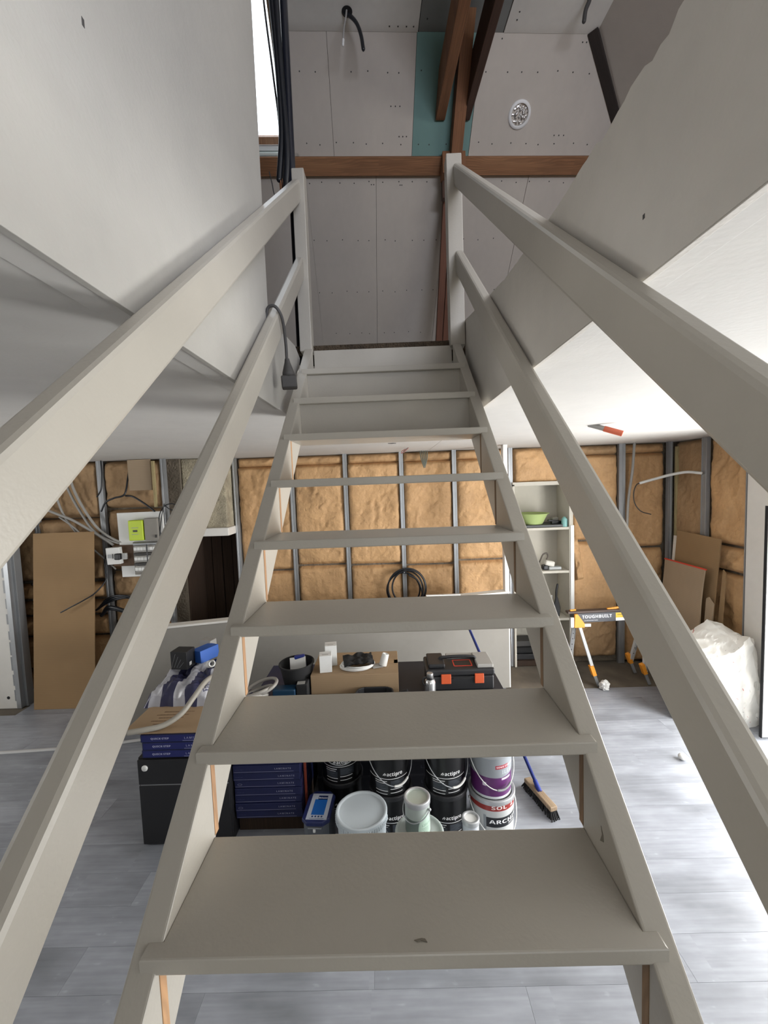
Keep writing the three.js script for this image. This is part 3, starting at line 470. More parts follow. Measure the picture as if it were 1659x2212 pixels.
// pole and cable bundle beside the wall end
one('steel_pole', 'dark blue-black glossy steel pole standing between the left wall end and the left newel post', 'pole', rod([-0.473, 2.862, -2.46], [-0.473, 5.36, -2.46], 0.021, 0.021, 24), phys(lin(0.012, 0.014, 0.022), 0.28, { clearcoat: 0.5 }));
{
  const cab = (label, pts, r, m) => one('cable', label, 'cable', tube(pts, r, 50), m, null);
  cab('thickest black conduit of the bundle beside the pole, cut off above the handrail', [[-0.56, 5.36, -2.42], [-0.535, 4.9, -2.42], [-0.513, 4.4, -2.42], [-0.512, 4.1, -2.42], [-0.538, 3.86, -2.42]], 0.0155, M.blackTube);
  cab('second black conduit of the bundle, hugging the front of the pole', [[-0.505, 5.36, -2.40], [-0.507, 4.9, -2.415], [-0.498, 4.4, -2.42], [-0.487, 4.0, -2.42], [-0.508, 3.78, -2.42]], 0.0165, M.blackTube);
  cab('third black conduit of the bundle, ending lowest beside the pole', [[-0.53, 5.36, -2.45], [-0.515, 4.8, -2.45], [-0.52, 4.3, -2.455], [-0.515, 4.0, -2.46], [-0.535, 3.72, -2.46]], 0.011, M.darkTube);
  cab('thin violet-black cable slanting across the bright roof window', [[-0.60, 5.36, -2.47], [-0.585, 4.85, -2.47], [-0.553, 4.45, -2.47], [-0.53, 4.15, -2.46], [-0.54, 3.9, -2.44]], 0.0055, M.darkTube);
  cab('pale grey cable slanting beside the bright roof window', [[-0.575, 5.36, -2.49], [-0.555, 4.8, -2.49], [-0.535, 4.4, -2.49], [-0.527, 4.1, -2.48], [-0.545, 3.8, -2.47]], 0.0065, M.greyTube);
  cab('second pale grey cable, nearer the black conduits', [[-0.55, 5.36, -2.50], [-0.537, 4.8, -2.50], [-0.524, 4.4, -2.50], [-0.52, 4.1, -2.49], [-0.53, 3.8, -2.475]], 0.006, M.greyTube);
  const cu = thing('copper_wire', 'bare pinkish copper wire ends poking from the cut conduits above the left handrail', 'wire');
  for (const [a, b] of [[-0.538, 0], [-0.530, 0.01], [-0.523, -0.006]]) part(cu, 'strand', tube([[a, 3.87, -2.425 + b], [a + 0.002, 3.80, -2.43 + b], [a - 0.004, 3.745, -2.432 + b]], 0.0028, 10, 6), M.copper);
  finish(cu);
  one('loose_wire', 'thin dark loose wire curling below the purlin beside the left wall end', 'wire', tube([[-0.60, 3.93, -2.46], [-0.585, 3.86, -2.45], [-0.575, 3.80, -2.45], [-0.548, 3.755, -2.44]], 0.003, 24, 6), M.darkTube);
}

// ───────────────────────── ground floor ceiling fittings ─────────────────────────
{
  const t = thing('ceiling_conduit', 'grey corrugated conduit with orange-red end poking from the white ceiling', 'conduit');
  const pts = []; for (let i = 0; i <= 46; i++) pts.push(new THREE.Vector2(0.0155 + 0.0028 * (i % 2), i * 0.0045)); const cg = new THREE.LatheGeometry(pts, 14); const dir = V(0.15, -0.07, 0.09).normalize(); cg.applyQuaternion(new THREE.Quaternion().setFromUnitVectors(V(0, 1, 0), dir)); cg.translate(1.37, 2.512, -2.86); part(t, 'tube', cg, M.greyTube);
  const e0 = V(1.37, 2.512, -2.86).add(dir.clone().multiplyScalar(0.10)), e1 = V(1.37, 2.512, -2.86).add(dir.clone().multiplyScalar(0.215)); part(t, 'orange_end', rod(e0.toArray(), e1.toArray(), 0.019, 0.019, 18), mat(lin(0.55, 0.12, 0.06), 0.5));
  finish(t);
  const w = thing('ceiling_wires', 'copper and grey wire loop hanging from the white ceiling beside the torn hole', 'wire');
  part(w, 'loop', tube([[0.22, 2.505, -4.15], [0.20, 2.485, -4.15], [0.17, 2.462, -4.15], [0.145, 2.452, -4.15], [0.15, 2.47, -4.15], [0.185, 2.49, -4.15]], 0.0045, 30, 6), mat(lin(0.3, 0.12, 0.1), 0.5)); part(w, 'wire', tube([[0.21, 2.505, -4.16], [0.18, 2.48, -4.16], [0.158, 2.458, -4.16]], 0.004, 16, 6), M.greyTube);
  finish(w);
  one('ceiling_hole', 'small dark torn hole in the white ceiling, seen just under an open tread', 'hole', front([[0.045, -0.012], [0.085, 0.0], [0.06, 0.02], [0.015, 0.012]].map(([a, b]) => [a, b]), 0, 0.003, 0.0003).rotateX(Math.PI / 2).translate(0.0, 2.504, -3.62), M.blackMatte);
}

// ───────────────────────── electrical corner, left ─────────────────────────
{
  const t = thing('meter_board', 'white electricity board with lime-green meter and rows of breakers', 'electrical panel');
  part(t, 'backboard', tilt(box(-2.84, -2.36, 1.275, 1.955, -4.34, -4.315, 0.004), [-2.6, 1.6, -4.33], 0, 0, 0.01), M.white);
  const m = part(t, 'meter', box(-2.685, -2.535, 1.665, 1.875, -4.315, -4.235, 0.01, 2), mat(lin(0.48, 0.62, 0.03), 0.45), 'lime-green meter');
  part(m, 'display', box(-2.635, -2.59, 1.755, 1.775, -4.236, -4.232, 0.001), M.black); part(m, 'printed_line', box(-2.65, -2.58, 1.795, 1.801, -4.236, -4.2335, 0.0008), M.steelDull); part(m, 'printed_line', box(-2.65, -2.58, 1.728, 1.733, -4.236, -4.2335, 0.0008), M.steelDull);
  const b = part(t, 'breaker_box', box(-2.525, -2.385, 1.66, 1.89, -4.315, -4.245, 0.008, 2), M.greyWall, 'grey main breaker');
  part(b, 'lever', box(-2.41, -2.40, 1.69, 1.72, -4.246, -4.23, 0.002), M.black);
  part(t, 'distribution_box', box(-2.68, -2.385, 1.30, 1.645, -4.316, -4.285, 0.004), M.greyWall);
  for (let r = 0; r < 3; r++) {
    const y = 1.335 + r * 0.105; const rail = part(t, 'breaker_row', box(-2.645, -2.41, y, y + 0.066, -4.287, -4.245, 0.003), M.greyTube, 'row of breakers');
    for (let k = 0; k < 7; k++) part(rail, 'breaker', box(-2.64 + k * 0.033, -2.61 + k * 0.033, y + 0.018 + (r === 1 ? 0.002 : 0), y + 0.052, -4.247, -4.228, 0.002), k > 4 && r !== 2 ? M.black : M.white);
    part(t, 'wire_duct', box(-2.66, -2.40, y + 0.07, y + 0.092, -4.287, -4.25, 0.003), r === 2 ? M.steelDull : M.darkTube);
  }
  finish(t);
  const u = thing('socket_board', 'small brown wooden board with white switch and dark plug beside the meter board', 'switch');
  part(u, 'board', box(-2.90, -2.665, 1.395, 1.615, -4.315, -4.29, 0.003), mat(lin(0.13, 0.075, 0.04), 0.7, { map: rep(texWood, 3, 1) }));
  part(u, 'switch', tilt(box(-2.935, -2.795, 1.425, 1.60, -4.291, -4.235, 0.006, 2), [-2.86, 1.51, -4.26], 0, 0, 0.04), M.white); part(u, 'label', box(-2.92, -2.88, 1.492, 1.53, -4.236, -4.2335, 0.0008), M.steelDull); part(u, 'slot', box(-2.872, -2.86, 1.488, 1.535, -4.236, -4.233, 0.0008), M.black);
  part(u, 'plug', box(-2.835, -2.775, 1.475, 1.54, -4.25, -4.20, 0.012, 2), M.black); part(u, 'plate', box(-2.79, -2.745, 1.47, 1.535, -4.292, -4.262, 0.003), M.white);
  finish(u);
  const cond = (label, pts, r, m) => one('conduit', label, 'conduit', tube(pts, r, 60), m, null);
  cond('upper grey conduit of the bundle sagging toward the meter board', [[-3.34, 2.50, -4.36], [-3.30, 2.28, -4.33], [-3.19, 2.03, -4.31], [-3.03, 1.78, -4.31], [-2.86, 1.66, -4.32], [-2.80, 1.64, -4.33]], 0.013, M.greyTube);
  cond('middle grey conduit of the bundle sagging toward the meter board', [[-3.42, 2.50, -4.36], [-3.36, 2.25, -4.34], [-3.24, 1.99, -4.33], [-3.08, 1.745, -4.33], [-2.88, 1.64, -4.335], [-2.80, 1.62, -4.34]], 0.013, M.greyTube);
  cond('lower grey conduit of the bundle, crossing flatter behind the brown sheet', [[-3.75, 2.10, -4.30], [-3.5, 1.98, -4.31], [-3.3, 1.89, -4.31], [-3.08, 1.74, -4.32], [-2.92, 1.62, -4.33]], 0.014, M.greyTube);
  cond('thin grey conduit dropping steeply below the bundle', [[-3.46, 1.93, -4.33], [-3.3, 1.80, -4.33], [-3.17, 1.62, -4.33], [-3.0, 1.45, -4.335], [-2.92, 1.36, -4.34]], 0.009, M.greyTube);
  cond('grey conduit climbing to the ceiling beside the left stud', [[-3.55, 2.50, -4.37], [-3.5, 2.2, -4.35], [-3.42, 1.95, -4.34], [-3.3, 1.75, -4.34]], 0.011, M.greyTube);
  const wire = (label, pts, r = 0.007) => one('wire', label, 'wire', tube(pts, r, 60), M.blackTube, null);
  wire('black wire arching left from the stud above the meter board', [[-2.99, 1.98, -4.30], [-2.93, 2.07, -4.29], [-2.84, 2.11, -4.29], [-2.74, 2.14, -4.30], [-2.72, 2.3, -4.35], [-2.70, 2.5, -4.38]], 0.009);
  wire('black wire drooping right from the stud toward the top of the meter board', [[-2.74, 2.13, -4.33], [-2.66, 2.12, -4.31], [-2.55, 2.05, -4.31], [-2.44, 1.96, -4.31]], 0.010);
  wire('black wire hanging straight down near the ceiling left of the stud', [[-2.98, 2.50, -4.34], [-2.975, 2.35, -4.33], [-2.99, 2.2, -4.32], [-3.03, 2.13, -4.31]], 0.007);
  wire('black wire from the switch looping down in front of the brown sheet', [[-2.93, 1.58, -4.27], [-2.96, 1.45, -4.27], [-2.96, 1.28, -4.25], [-3.03, 1.15, -4.16], [-3.12, 1.09, -4.11], [-3.24, 1.03, -4.085], [-3.33, 0.985, -4.075]], 0.0065);
  wire('second black wire below the switch, ending in front of the brown sheet', [[-2.94, 1.60, -4.29], [-3.0, 1.45, -4.30], [-2.99, 1.3, -4.29]], 0.005);
  wire('black wire running down from the breakers past the board bottom', [[-2.50, 1.62, -4.225], [-2.495, 1.45, -4.215], [-2.51, 1.25, -4.26], [-2.58, 1.15, -4.29], [-2.66, 1.08, -4.30]], 0.006);
  wire('coiled black wire beside the right edge of the meter board', [[-2.33, 2.02, -4.30], [-2.26, 1.97, -4.29], [-2.2, 1.96, -4.29], [-2.18, 2.0, -4.29], [-2.24, 2.03, -4.29], [-2.32, 2.01, -4.29], [-2.37, 1.93, -4.28], [-2.385, 1.8, -4.28], [-2.365, 1.67, -4.28], [-2.35, 1.57, -4.28]], 0.0055);
  wire('thin black wire hanging beside the coiled one at the meter board', [[-2.32, 2.03, -4.285], [-2.35, 1.9, -4.275], [-2.375, 1.76, -4.275], [-2.39, 1.6, -4.275]], 0.005);
  for (let i = 0; i < 5; i++) wire(['topmost', 'second', 'third', 'fourth', 'lowest'][i] + ' dark cable of the bunch lying below the meter board', [[-3.14 + 0.02 * i, 0.93 + 0.015 * i - (i > 2 ? 0.1 : 0), -4.31 + 0.004 * i], [-2.98, 1.02 + 0.02 * i - (i > 2 ? 0.13 : 0), -4.29 + 0.008 * i], [-2.8, 1.06 + 0.014 * i - (i > 2 ? 0.18 : 0), -4.28 + 0.01 * i], [-2.6, 1.03 - 0.02 * i - (i > 2 ? 0.14 : 0), -4.30 + 0.01 * i], [-2.42, 0.96 - 0.02 * i - (i > 2 ? 0.1 : 0), -4.34]].map((q) => q), i > 2 ? 0.018 : 0.011);
  for (const [i, y] of [1.215, 1.015, 0.838, 0.605].entries()) one('conduit', ['topmost', 'second', 'third', 'lowest'][i] + ' dark conduit crossing the sagging batts left of the brown sheet', 'conduit', tube([[-3.84, y - (i > 2 ? 0.04 : 0), -4.36], [-3.7, y + (i > 2 ? 0.01 : 0.004), -4.345], [-3.55, y + 0.006 + (i > 2 ? 0.05 : 0), -4.35], [-3.3, y + (i > 2 ? 0.08 : 0), -4.36]], i === 2 ? 0.022 : 0.014, 30), i === 2 ? M.steelDull : M.darkTube);
  // offcuts of board standing above the meter board
  one('board_offcut', 'brown fibreboard offcut wedged behind the stud above the meter board', 'board', box(-2.70, -2.46, 2.18, 2.50, -4.345, -4.33, 0.002), M.cardPale);
  one('board_offcut', 'narrow yellowish batten standing upright beside the stud above the meter board', 'board', box(-2.435, -2.41, 2.0, 2.48, -4.33, -4.30, 0.003), M.wool);
  // big sheet of hardboard leaning on the wall
  one('fibreboard_sheet', 'tall brown fibreboard sheet leaning on the wall at left', 'board', front([[-3.665, 0], [-3.035, 0], [-3.035, 1.785], [-3.665, 1.785]], -0.006, 0.004, 0.001).applyMatrix4(new THREE.Matrix4().makeRotationX(-0.105)).applyMatrix4(new THREE.Matrix4().makeTranslation(0, 0.0005, -4.04)), M.card);
  one('floor_strip', 'pale curved strip lying on the dark floor at far left', 'strip', tube([[-3.6, 0.008, -3.33], [-3.1, 0.008, -3.36], [-2.6, 0.01, -3.40], [-2.2, 0.012, -3.47]], 0.02, 40, 8).scale(1, 0.55, 1), mat(lin(0.5, 0.5, 0.5), 0.6));
}

// ───────────────────────── stores under and behind the stair ─────────────────────────
const plate = (w, h, d, x, y, z, ry = 0) => { const g = new THREE.BoxGeometry(w, h, d); g.rotateY(ry); g.translate(x, y, z); return g; };
const printed = (w, h, bg, draw, rough = 0.5) => mat(0xffffff, rough, { map: canvasTex(w, h, (g, W, H) => { g.fillStyle = bg; g.fillRect(0, 0, W, H); draw(g, W, H); }) });
const navy = mat(lin(0.010, 0.014, 0.060), 0.45), navyTop = mat(lin(0.32, 0.21, 0.12), 0.75, { map: rep(texCard, 2) });
const packPrints = [0, 1, 2].map((k) => printed(1024, 128, '#141a44', (g, W, H) => { g.fillStyle = '#a9a9b8'; g.font = '44px sans-serif'; const put = (t, x) => { let q = x; for (const ch of t) { g.fillText(ch, q, 70); q += g.measureText(ch).width + 8; } }; put('LAMINATE', 640 + k * 26); g.fillStyle = '#8a8aa0'; g.fillRect(0, 108, 940, 6); if (k === 1) { g.strokeStyle = '#8a8aa0'; g.lineWidth = 5; g.beginPath(); g.ellipse(70, 66, 34, 17, 0, 0, 7); g.stroke(); } else { g.font = '36px sans-serif'; g.fillStyle = '#55587c'; g.fillText('\u2014\u2014 \u2014', 20, 74); } }));
const quickPrint = printed(1024, 96, '#1b2260', (g, W, H) => { g.fillStyle = '#b9bbd0'; g.font = 'bold 40px sans-serif'; g.fillText('QUICK\u00b7STEP', 110, 62); g.font = '40px sans-serif'; let q = 520; for (const ch of 'LAMINATE') { g.fillText(ch, q, 60); q += g.measureText(ch).width + 9; } g.fillRect(500, 84, 500, 4); });
const faintPrint = printed(1024, 128, '#0b0c16', (g) => { g.fillStyle = '#3c3c4a'; g.font = '40px sans-serif'; for (let i = 0; i < 4; i++) g.fillText('LAMINATE', 30 + i * 260, 74); });
const order = ['bottom', 'second', 'third', 'fourth', 'fifth', 'sixth', 'seventh', 'eighth', 'ninth', 'tenth', 'eleventh', 'twelfth', 'topmost'];
{
  // tall stack between cabinet and buckets
  const x0 = -1.015, x1 = -0.600, z1 = -2.44, h = 0.0492;
  const pal = thing('pallet_board', 'flat dark board on the floor under the tall stack of navy laminate packs', 'board'); part(pal, 'board', box(x0, x1, 0, 0.118, z1 - 0.6, z1 - 0.05, 0.003), M.oldWood); finish(pal);
  for (let i = 0; i < 11; i++) {
    const y = 0.1185 + i * h, t = thing('laminate_pack', 'navy laminate pack, ' + (i === 10 ? 'topmost' : order[i]) + ' from the floor in the tall stack behind the stair', 'flooring pack', 'navy laminate packs in the tall stack'); const dx = rr(-0.004, 0.004), dz = rr(-0.004, 0.004);
    part(t, 'carton', box(x0 + dx, x1 + dx, y, y + h - 0.0008, z1 - 0.62 + dz, z1 + dz, 0.003), navy); part(t, 'print', plate(x1 - x0 - 0.012, h - 0.008, 0.0006, (x0 + x1) / 2 + dx, y + h / 2 - 0.0004, z1 + dz + 0.0003), packPrints[i % 3]); finish(t);
  }
  const s = thing('orange_strip', 'thin orange-red edging strip standing at the right side of the tall laminate stack', 'strip'); part(s, 'strip', box(-0.592, -0.578, 0, 0.66, -2.52, -2.50, 0.002), mat(lin(0.22, 0.035, 0.015), 0.6)); finish(s);
  // black cabinet with three packs on it
  const c = thing('black_cabinet', 'black storage cabinet with a drawer and a white knob, under the navy packs at left', 'cabinet');
  part(c, 'carcass', box(-1.578, -1.022, 0, 0.555, -2.95, -2.41, 0.004), M.black); const dr = part(c, 'drawer', box(-1.574, -1.026, 0.392, 0.548, -2.412, -2.392, 0.003), M.black); part(c, 'door', box(-1.574, -1.026, 0.008, 0.384, -2.412, -2.392, 0.003), M.black); part(c, 'edge_line', box(-1.565, -1.03, 0.3845, 0.391, -2.408, -2.395, 0.001), M.steelDull);
  const k = lathe([[0.0, 0], [0.017, 0.0], [0.019, 0.006], [0.015, 0.012], [0, 0.013]], 20); k.rotateX(Math.PI / 2); k.translate(-1.528, 0.50, -2.393); part(dr, 'knob', k, M.white, 'white round knob'); finish(c);
  for (let i = 0; i < 3; i++) { const y = 0.556 + i * 0.0488, t = thing('laminate_pack', 'navy laminate pack with white lettering, ' + ['lowest', 'middle', 'upper'][i] + ' of three on the black cabinet', 'flooring pack', 'three laminate packs on the black cabinet'), dx = [0.0, 0.004, -0.003][i]; part(t, 'carton', box(-1.545 + dx, -1.02 + dx, y, y + 0.048, -2.93, -2.40, 0.003), navy); part(t, 'print', plate(0.51, 0.04, 0.0006, -1.2825 + dx, y + 0.024, -2.3997), quickPrint); finish(t); }
  const b = thing('brown_carton', 'flat brown carton lying on the navy packs, faint printing on its top', 'carton'); part(b, 'carton', box(-1.66, -1.06, 0.7032, 0.7155, -2.95, -2.405, 0.003), M.cardBox);
  for (let i = 0; i < 6; i++) part(b, 'printed_line', box(-1.55 + 0.03 * (i % 2), -1.42 + 0.02 * i, 0.7154, 0.7159, -2.46 - i * 0.035, -2.45 - i * 0.035, 0.0002), M.bareWoodDark); finish(b);
  // lower wide stack that carries the cardboard box and the toolbox
  for (let i = 0; i < 6; i++) { const y = i * 0.1098, t = thing('flooring_carton', 'long dark flooring carton, ' + ['lowest', 'second', 'third', 'fourth', 'fifth', 'topmost'][i] + ' of the low pile behind the black buckets', 'carton', 'dark cartons behind the buckets'); part(t, 'carton', box(-0.565, 0.785, y, y + 0.109, -3.42, -2.80, 0.003), mat(lin(0.012, 0.012, 0.018), 0.6)); part(t, 'print', plate(1.33, 0.09, 0.0006, 0.11, y + 0.055, -2.7997), faintPrint); finish(t); }
  const b2 = thing('flooring_carton', 'plain dark carton bridging behind the tall laminate stack, under the black bucket', 'carton'); part(b2, 'carton', box(-1.02, -0.567, 0, 0.659, -3.42, -3.07, 0.003), navy); finish(b2);
}
// chequered oilcloth with what lies on it
{
  const w = 0.44, d = 0.40, nx = 40, nz = 36, p = [], uv = [], ix = [];
  const hgt = (u, v) => { const e = Math.min(1, Math.min(u, 1 - u) / 0.12) * Math.min(1, Math.min(v, 1 - v) / 0.14); return 0.715 + Math.pow(Math.max(0, e), 0.45) * (0.10 + 0.075 * v + 0.03 * n2(u * 3, v * 3) + 0.012 * n2(u * 9 + 4, v * 8)); };
  for (const top of [1, 0]) for (let j = 0; j <= nz; j++) for (let i = 0; i <= nx; i++) { const u = i / nx, v = j / nz; p.push(-1.70 + u * w + 0.05 * v + 0.012 * n2(v * 4, u), top ? hgt(u, v) : 0.7158, -2.69 - v * d + 0.014 * n2(u * 4, 3)); uv.push(u, v); }
  const o = (nx + 1) * (nz + 1); for (let j = 0; j < nz; j++) for (let i = 0; i < nx; i++) { const a = j * (nx + 1) + i; ix.push(a, a + 1, a + nx + 2, a, a + nx + 2, a + nx + 1, o + a, o + a + nx + 2, o + a + 1, o + a, o + a + nx + 1, o + a + nx + 2); }
  const g = new THREE.BufferGeometry(); g.setAttribute('position', new THREE.Float32BufferAttribute(p, 3)); g.setAttribute('uv', new THREE.Float32BufferAttribute(uv, 2)); g.setIndex(ix); g.computeVertexNormals();
  const m = printed(512, 512, '#34344e', (c, W, H) => { for (let i = 0; i < 3; i++) { c.fillStyle = '#a5a5ac'; c.fillRect(40 + i * 190, 0, 88, H); c.fillStyle = 'rgba(200,200,206,0.5)'; for (let k = 0; k < 4; k++) c.fillRect(40 + i * 190, k * 140, 88, 66); } c.strokeStyle = '#4a4a68'; c.lineWidth = 5; for (let k = 0; k < 4; k++) { c.save(); c.translate(464, 60 + k * 120); c.rotate(0.78); c.strokeRect(-28, -28, 56, 56); c.strokeRect(-14, -14, 28, 28); c.restore(); } }, 0.25);
  one('folded_oilcloth', 'folded blue-grey and white chequered oilcloth bundle on the brown carton', 'tablecloth', g, m);
  const bb = thing('small_black_box', 'small black box with thin pale line pattern on top of the oilcloth bundle', 'box'); part(bb, 'carton', tilt(box(-1.60, -1.475, 0.885, 1.015, -2.99, -2.885, 0.003), [-1.54, 0.9, -2.9], 0, -0.12, 0), M.black);
  for (let i = 0; i < 4; i++) part(bb, 'printed_line', tilt(bar([-1.595 + i * 0.02, 0.90, -2.8845], [-1.56 + i * 0.02, 1.0 - 0.02 * i, -2.8845], 0.003, 0.0012, 0.0003), [-1.54, 0.9, -2.9], 0, -0.12, 0), M.steelDull); part(bb, 'barcode', tilt(box(-1.4755, -1.4738, 0.905, 0.93, -2.94, -2.915, 0.0004), [-1.54, 0.9, -2.9], 0, -0.12, 0), M.white); finish(bb);
  one('small_blue_box', 'small blue carton beside the black box on the oilcloth bundle', 'box', tilt(box(-1.465, -1.36, 0.895, 0.985, -3.12, -2.96, 0.003), [-1.41, 0.93, -3.05], 0, -0.5, 0.05), mat(lin(0.02, 0.10, 0.42), 0.5));
  one('grey_box', 'flat grey box behind the small blue carton', 'box', tilt(box(-1.50, -1.40, 0.89, 1.0, -3.20, -3.13, 0.003), [-1.45, 0.93, -3.15], 0, -0.3, 0), M.greyTube);
  one('white_roll', 'end of a small white paper roll on the back of the oilcloth bundle', 'roll', lathe([[0.012, 0], [0.024, 0], [0.026, 0.004], [0.026, 0.12], [0.012, 0.12], [0.012, 0]], 20).rotateX(1.2).rotateY(0.6).translate(-1.345, 0.90, -2.93), M.white);
  one('grey_hose', 'beige-grey flexible hose drooping over the edge of the brown carton', 'hose', tube([[-1.60, 0.735, -2.375], [-1.52, 0.737, -2.395], [-1.42, 0.738, -2.44], [-1.34, 0.775, -2.5], [-1.30, 0.83, -2.58], [-1.27, 0.88, -2.70], [-1.25, 0.86, -2.86]], 0.0165, 60, 12), mat(lin(0.30, 0.28, 0.24), 0.55));
}
// things on the low pile
{
  const t = thing('black_bucket', 'small black bucket holding white paper and a blue tool, left of the cardboard box', 'bucket');
  const at = [-0.715, 0.66, -3.0];
  part(t, 'body', tilt(lathe([[0.0, 0.002], [0.092, 0.0], [0.122, 0.195], [0.130, 0.197], [0.130, 0.208], [0.119, 0.208], [0.09, 0.01], [0, 0.01]], 36, at), at, 0.02, 0, 0.03), M.blackMatte); finish(t);
  one('paper_pad', 'white paper pad sticking out of the small black bucket', 'paper', tilt(box(-0.77, -0.655, 0.70, 0.895, -3.02, -2.995, 0.002), [-0.71, 0.8, -3.0], -0.35, 0.1, 0.05), M.white);
  one('blue_tool', 'blue plastic tool end in the small black bucket', 'tool', tilt(box(-0.74, -0.66, 0.75, 0.90, -3.07, -3.035, 0.01, 2), [-0.7, 0.8, -3.05], 0.1, 0.2, 0.1), M.blue);
  const b = thing('teal_box', 'dark teal box with a white sticker in front of the small black bucket', 'box'); part(b, 'box', box(-0.86, -0.70, 0.660, 0.745, -2.90, -2.815, 0.008, 2), mat(lin(0.008, 0.04, 0.085), 0.45)); finish(b);
  one('black_case', 'small black case with a pale label, wedged against the cardboard box', 'case', box(-0.695, -0.615, 0.660, 0.775, -2.93, -2.83, 0.008, 2), M.blackMatte);
  one('case_label', 'pale paper label slip lying on the small black case', 'paper', tilt(box(-0.69, -0.635, 0.7752, 0.7765, -2.88, -2.835, 0.0003), [-0.66, 0.775, -2.86], 0.0, 0.1, 0), M.greyTube);
  // pale hose coil at the left end
  const coil = thing('pale_coil', 'tangled pale grey hose coil beside the left stringer', 'hose'); for (let k = 0; k < 3; k++) { const pts = []; for (let i = 0; i < 18; i++) { const a = i / 18 * 6.283; pts.push([-0.985 + 0.02 * k + (0.085 + 0.012 * k) * Math.cos(a), 0.685 + 0.02 * k + 0.035 * Math.sin(a + k) + 0.03, -2.82 - 0.015 * k + 0.085 * Math.sin(a)]); } part(coil, 'loop', tube(pts, 0.012, 60, 8, true), mat(lin(0.33, 0.31, 0.28), 0.5)); } finish(coil);
  const cb = thing('cardboard_box', 'closed brown cardboard box with taped top, in the middle of the low pile', 'box');
  part(cb, 'carton', box(-0.605, 0.03, 0.660, 0.80, -3.30, -2.905, 0.004), M.cardBox); part(cb, 'flap', box(-0.603, 0.028, 0.8, 0.803, -3.098, -2.908, 0.001), M.cardBox); part(cb, 'flap', box(-0.603, 0.028, 0.8, 0.803, -3.298, -3.104, 0.001), M.cardBox); part(cb, 'tape', box(-0.604, 0.029, 0.8028, 0.8036, -3.13, -3.07, 0.0002), mat(lin(0.36, 0.25, 0.15), 0.25)); part(cb, 'tape_fold', box(0.0, 0.0312, 0.72, 0.8036, -3.13, -3.07, 0.0005), mat(lin(0.42, 0.33, 0.22), 0.25)); finish(cb);
  const wb = (label, x, z, h) => { const t = thing('white_carton', label, 'box', null); part(t, 'carton', tilt(box(x, x + 0.088, 0.8042, 0.8042 + h, z - 0.085, z, 0.002), [x, 0.8, z], 0, 0.14, 0), M.white); part(t, 'lid_crease', tilt(box(x + 0.004, x + 0.084, 0.8042 + h - 0.0002, 0.8042 + h + 0.0006, z - 0.046, z - 0.043, 0.0002), [x, 0.8, z], 0, 0.14, 0), M.steelDull); part(t, 'printed_word', tilt(box(x + 0.02, x + 0.065, 0.8042 + h - 0.0002, 0.8042 + h + 0.0005, z - 0.03, z - 0.02, 0.0002), [x, 0.8, z], 0, 0.14, 0), M.greyTube); finish(t); };
  wb('nearer of the two small white cartons on the cardboard box', -0.54, -2.935, 0.125); wb('farther of the two small white cartons on the cardboard box', -0.515, -3.045, 0.155);
  const wc = thing('white_cable', 'coiled white cable under the black cloth on the cardboard box', 'cable'); for (let k = 0; k < 4; k++) { const pts = []; for (let i = 0; i < 16; i++) { const a = i / 16 * 6.283; pts.push([-0.285 + 0.006 * k + (0.115 + 0.006 * (k % 2)) * Math.cos(a), 0.811 + 0.008 * k, -3.02 + (0.078 + 0.005 * (k % 3)) * Math.sin(a)]); } part(wc, 'loop', tube(pts, 0.0055, 60, 6, true), M.white); } finish(wc);
  { const nx = 22, g = new THREE.PlaneGeometry(0.22, 0.17, nx, nx); g.rotateX(-Math.PI / 2); const q = g.attributes.position; for (let i = 0; i < q.count; i++) { const x = q.getX(i), z = q.getZ(i); q.setY(i, 0.014 * n2(x * 14, z * 14) + 0.012 * Math.cos(x * 12) + 0.02 * (-z)); } g.computeVertexNormals(); const g2 = g.clone(); g2.translate(0, -0.006, 0); const m = mergeGeometries([g, g2]); m.rotateY(0.18); m.translate(-0.265, 0.862, -3.02); one('black_cloth', 'crumpled black cloth lying on the coiled white cable', 'cloth', m, M.blackMatte); }
  one('white_roll', 'small white roll standing slanted on the right end of the cardboard box', 'roll', tilt(lathe([[0.012, 0], [0.026, 0], [0.03, 0.004], [0.026, 0.085], [0.023, 0.09], [0.012, 0.088], [0.012, 0.002]], 22, [-0.085, 0.806, -3.03]), [-0.085, 0.806, -3.03], -0.15, 0, -0.3), M.white);
  one('clear_tape', 'pale clear plastic strip lying between the black cloth and the white roll', 'tape', tilt(box(-0.165, -0.085, 0.8045, 0.812, -3.06, -2.99, 0.003), [-0.12, 0.806, -3.02], 0, 0.3, 0), M.greyTube);
  // black tray
  { const t = thing('black_tray', 'empty black plastic tray with a white round sticker, in front of the cardboard box', 'tray');
    const outer = [[-0.285, 2.66], [-0.02, 2.66], [0.01, 2.69], [-0.02, 2.86], [-0.06, 2.885], [-0.22, 2.885], [-0.26, 2.86], [-0.31, 2.69]];
    part(t, 'base', flat(outer, 0.6605, 0.6755, 0.004), M.black); for (let i = 0; i < 8; i++) { const a = outer[i], b = outer[(i + 1) % 8]; part(t, 'rim', bar([a[0], 0.69, -a[1]], [b[0], 0.69, -b[1]], 0.012, 0.05, 0.004), M.black); }
    part(t, 'sticker', rod([-0.12, 0.675, -2.73], [-0.12, 0.6762, -2.73], 0.022, 0.022, 24), M.white); finish(t); }
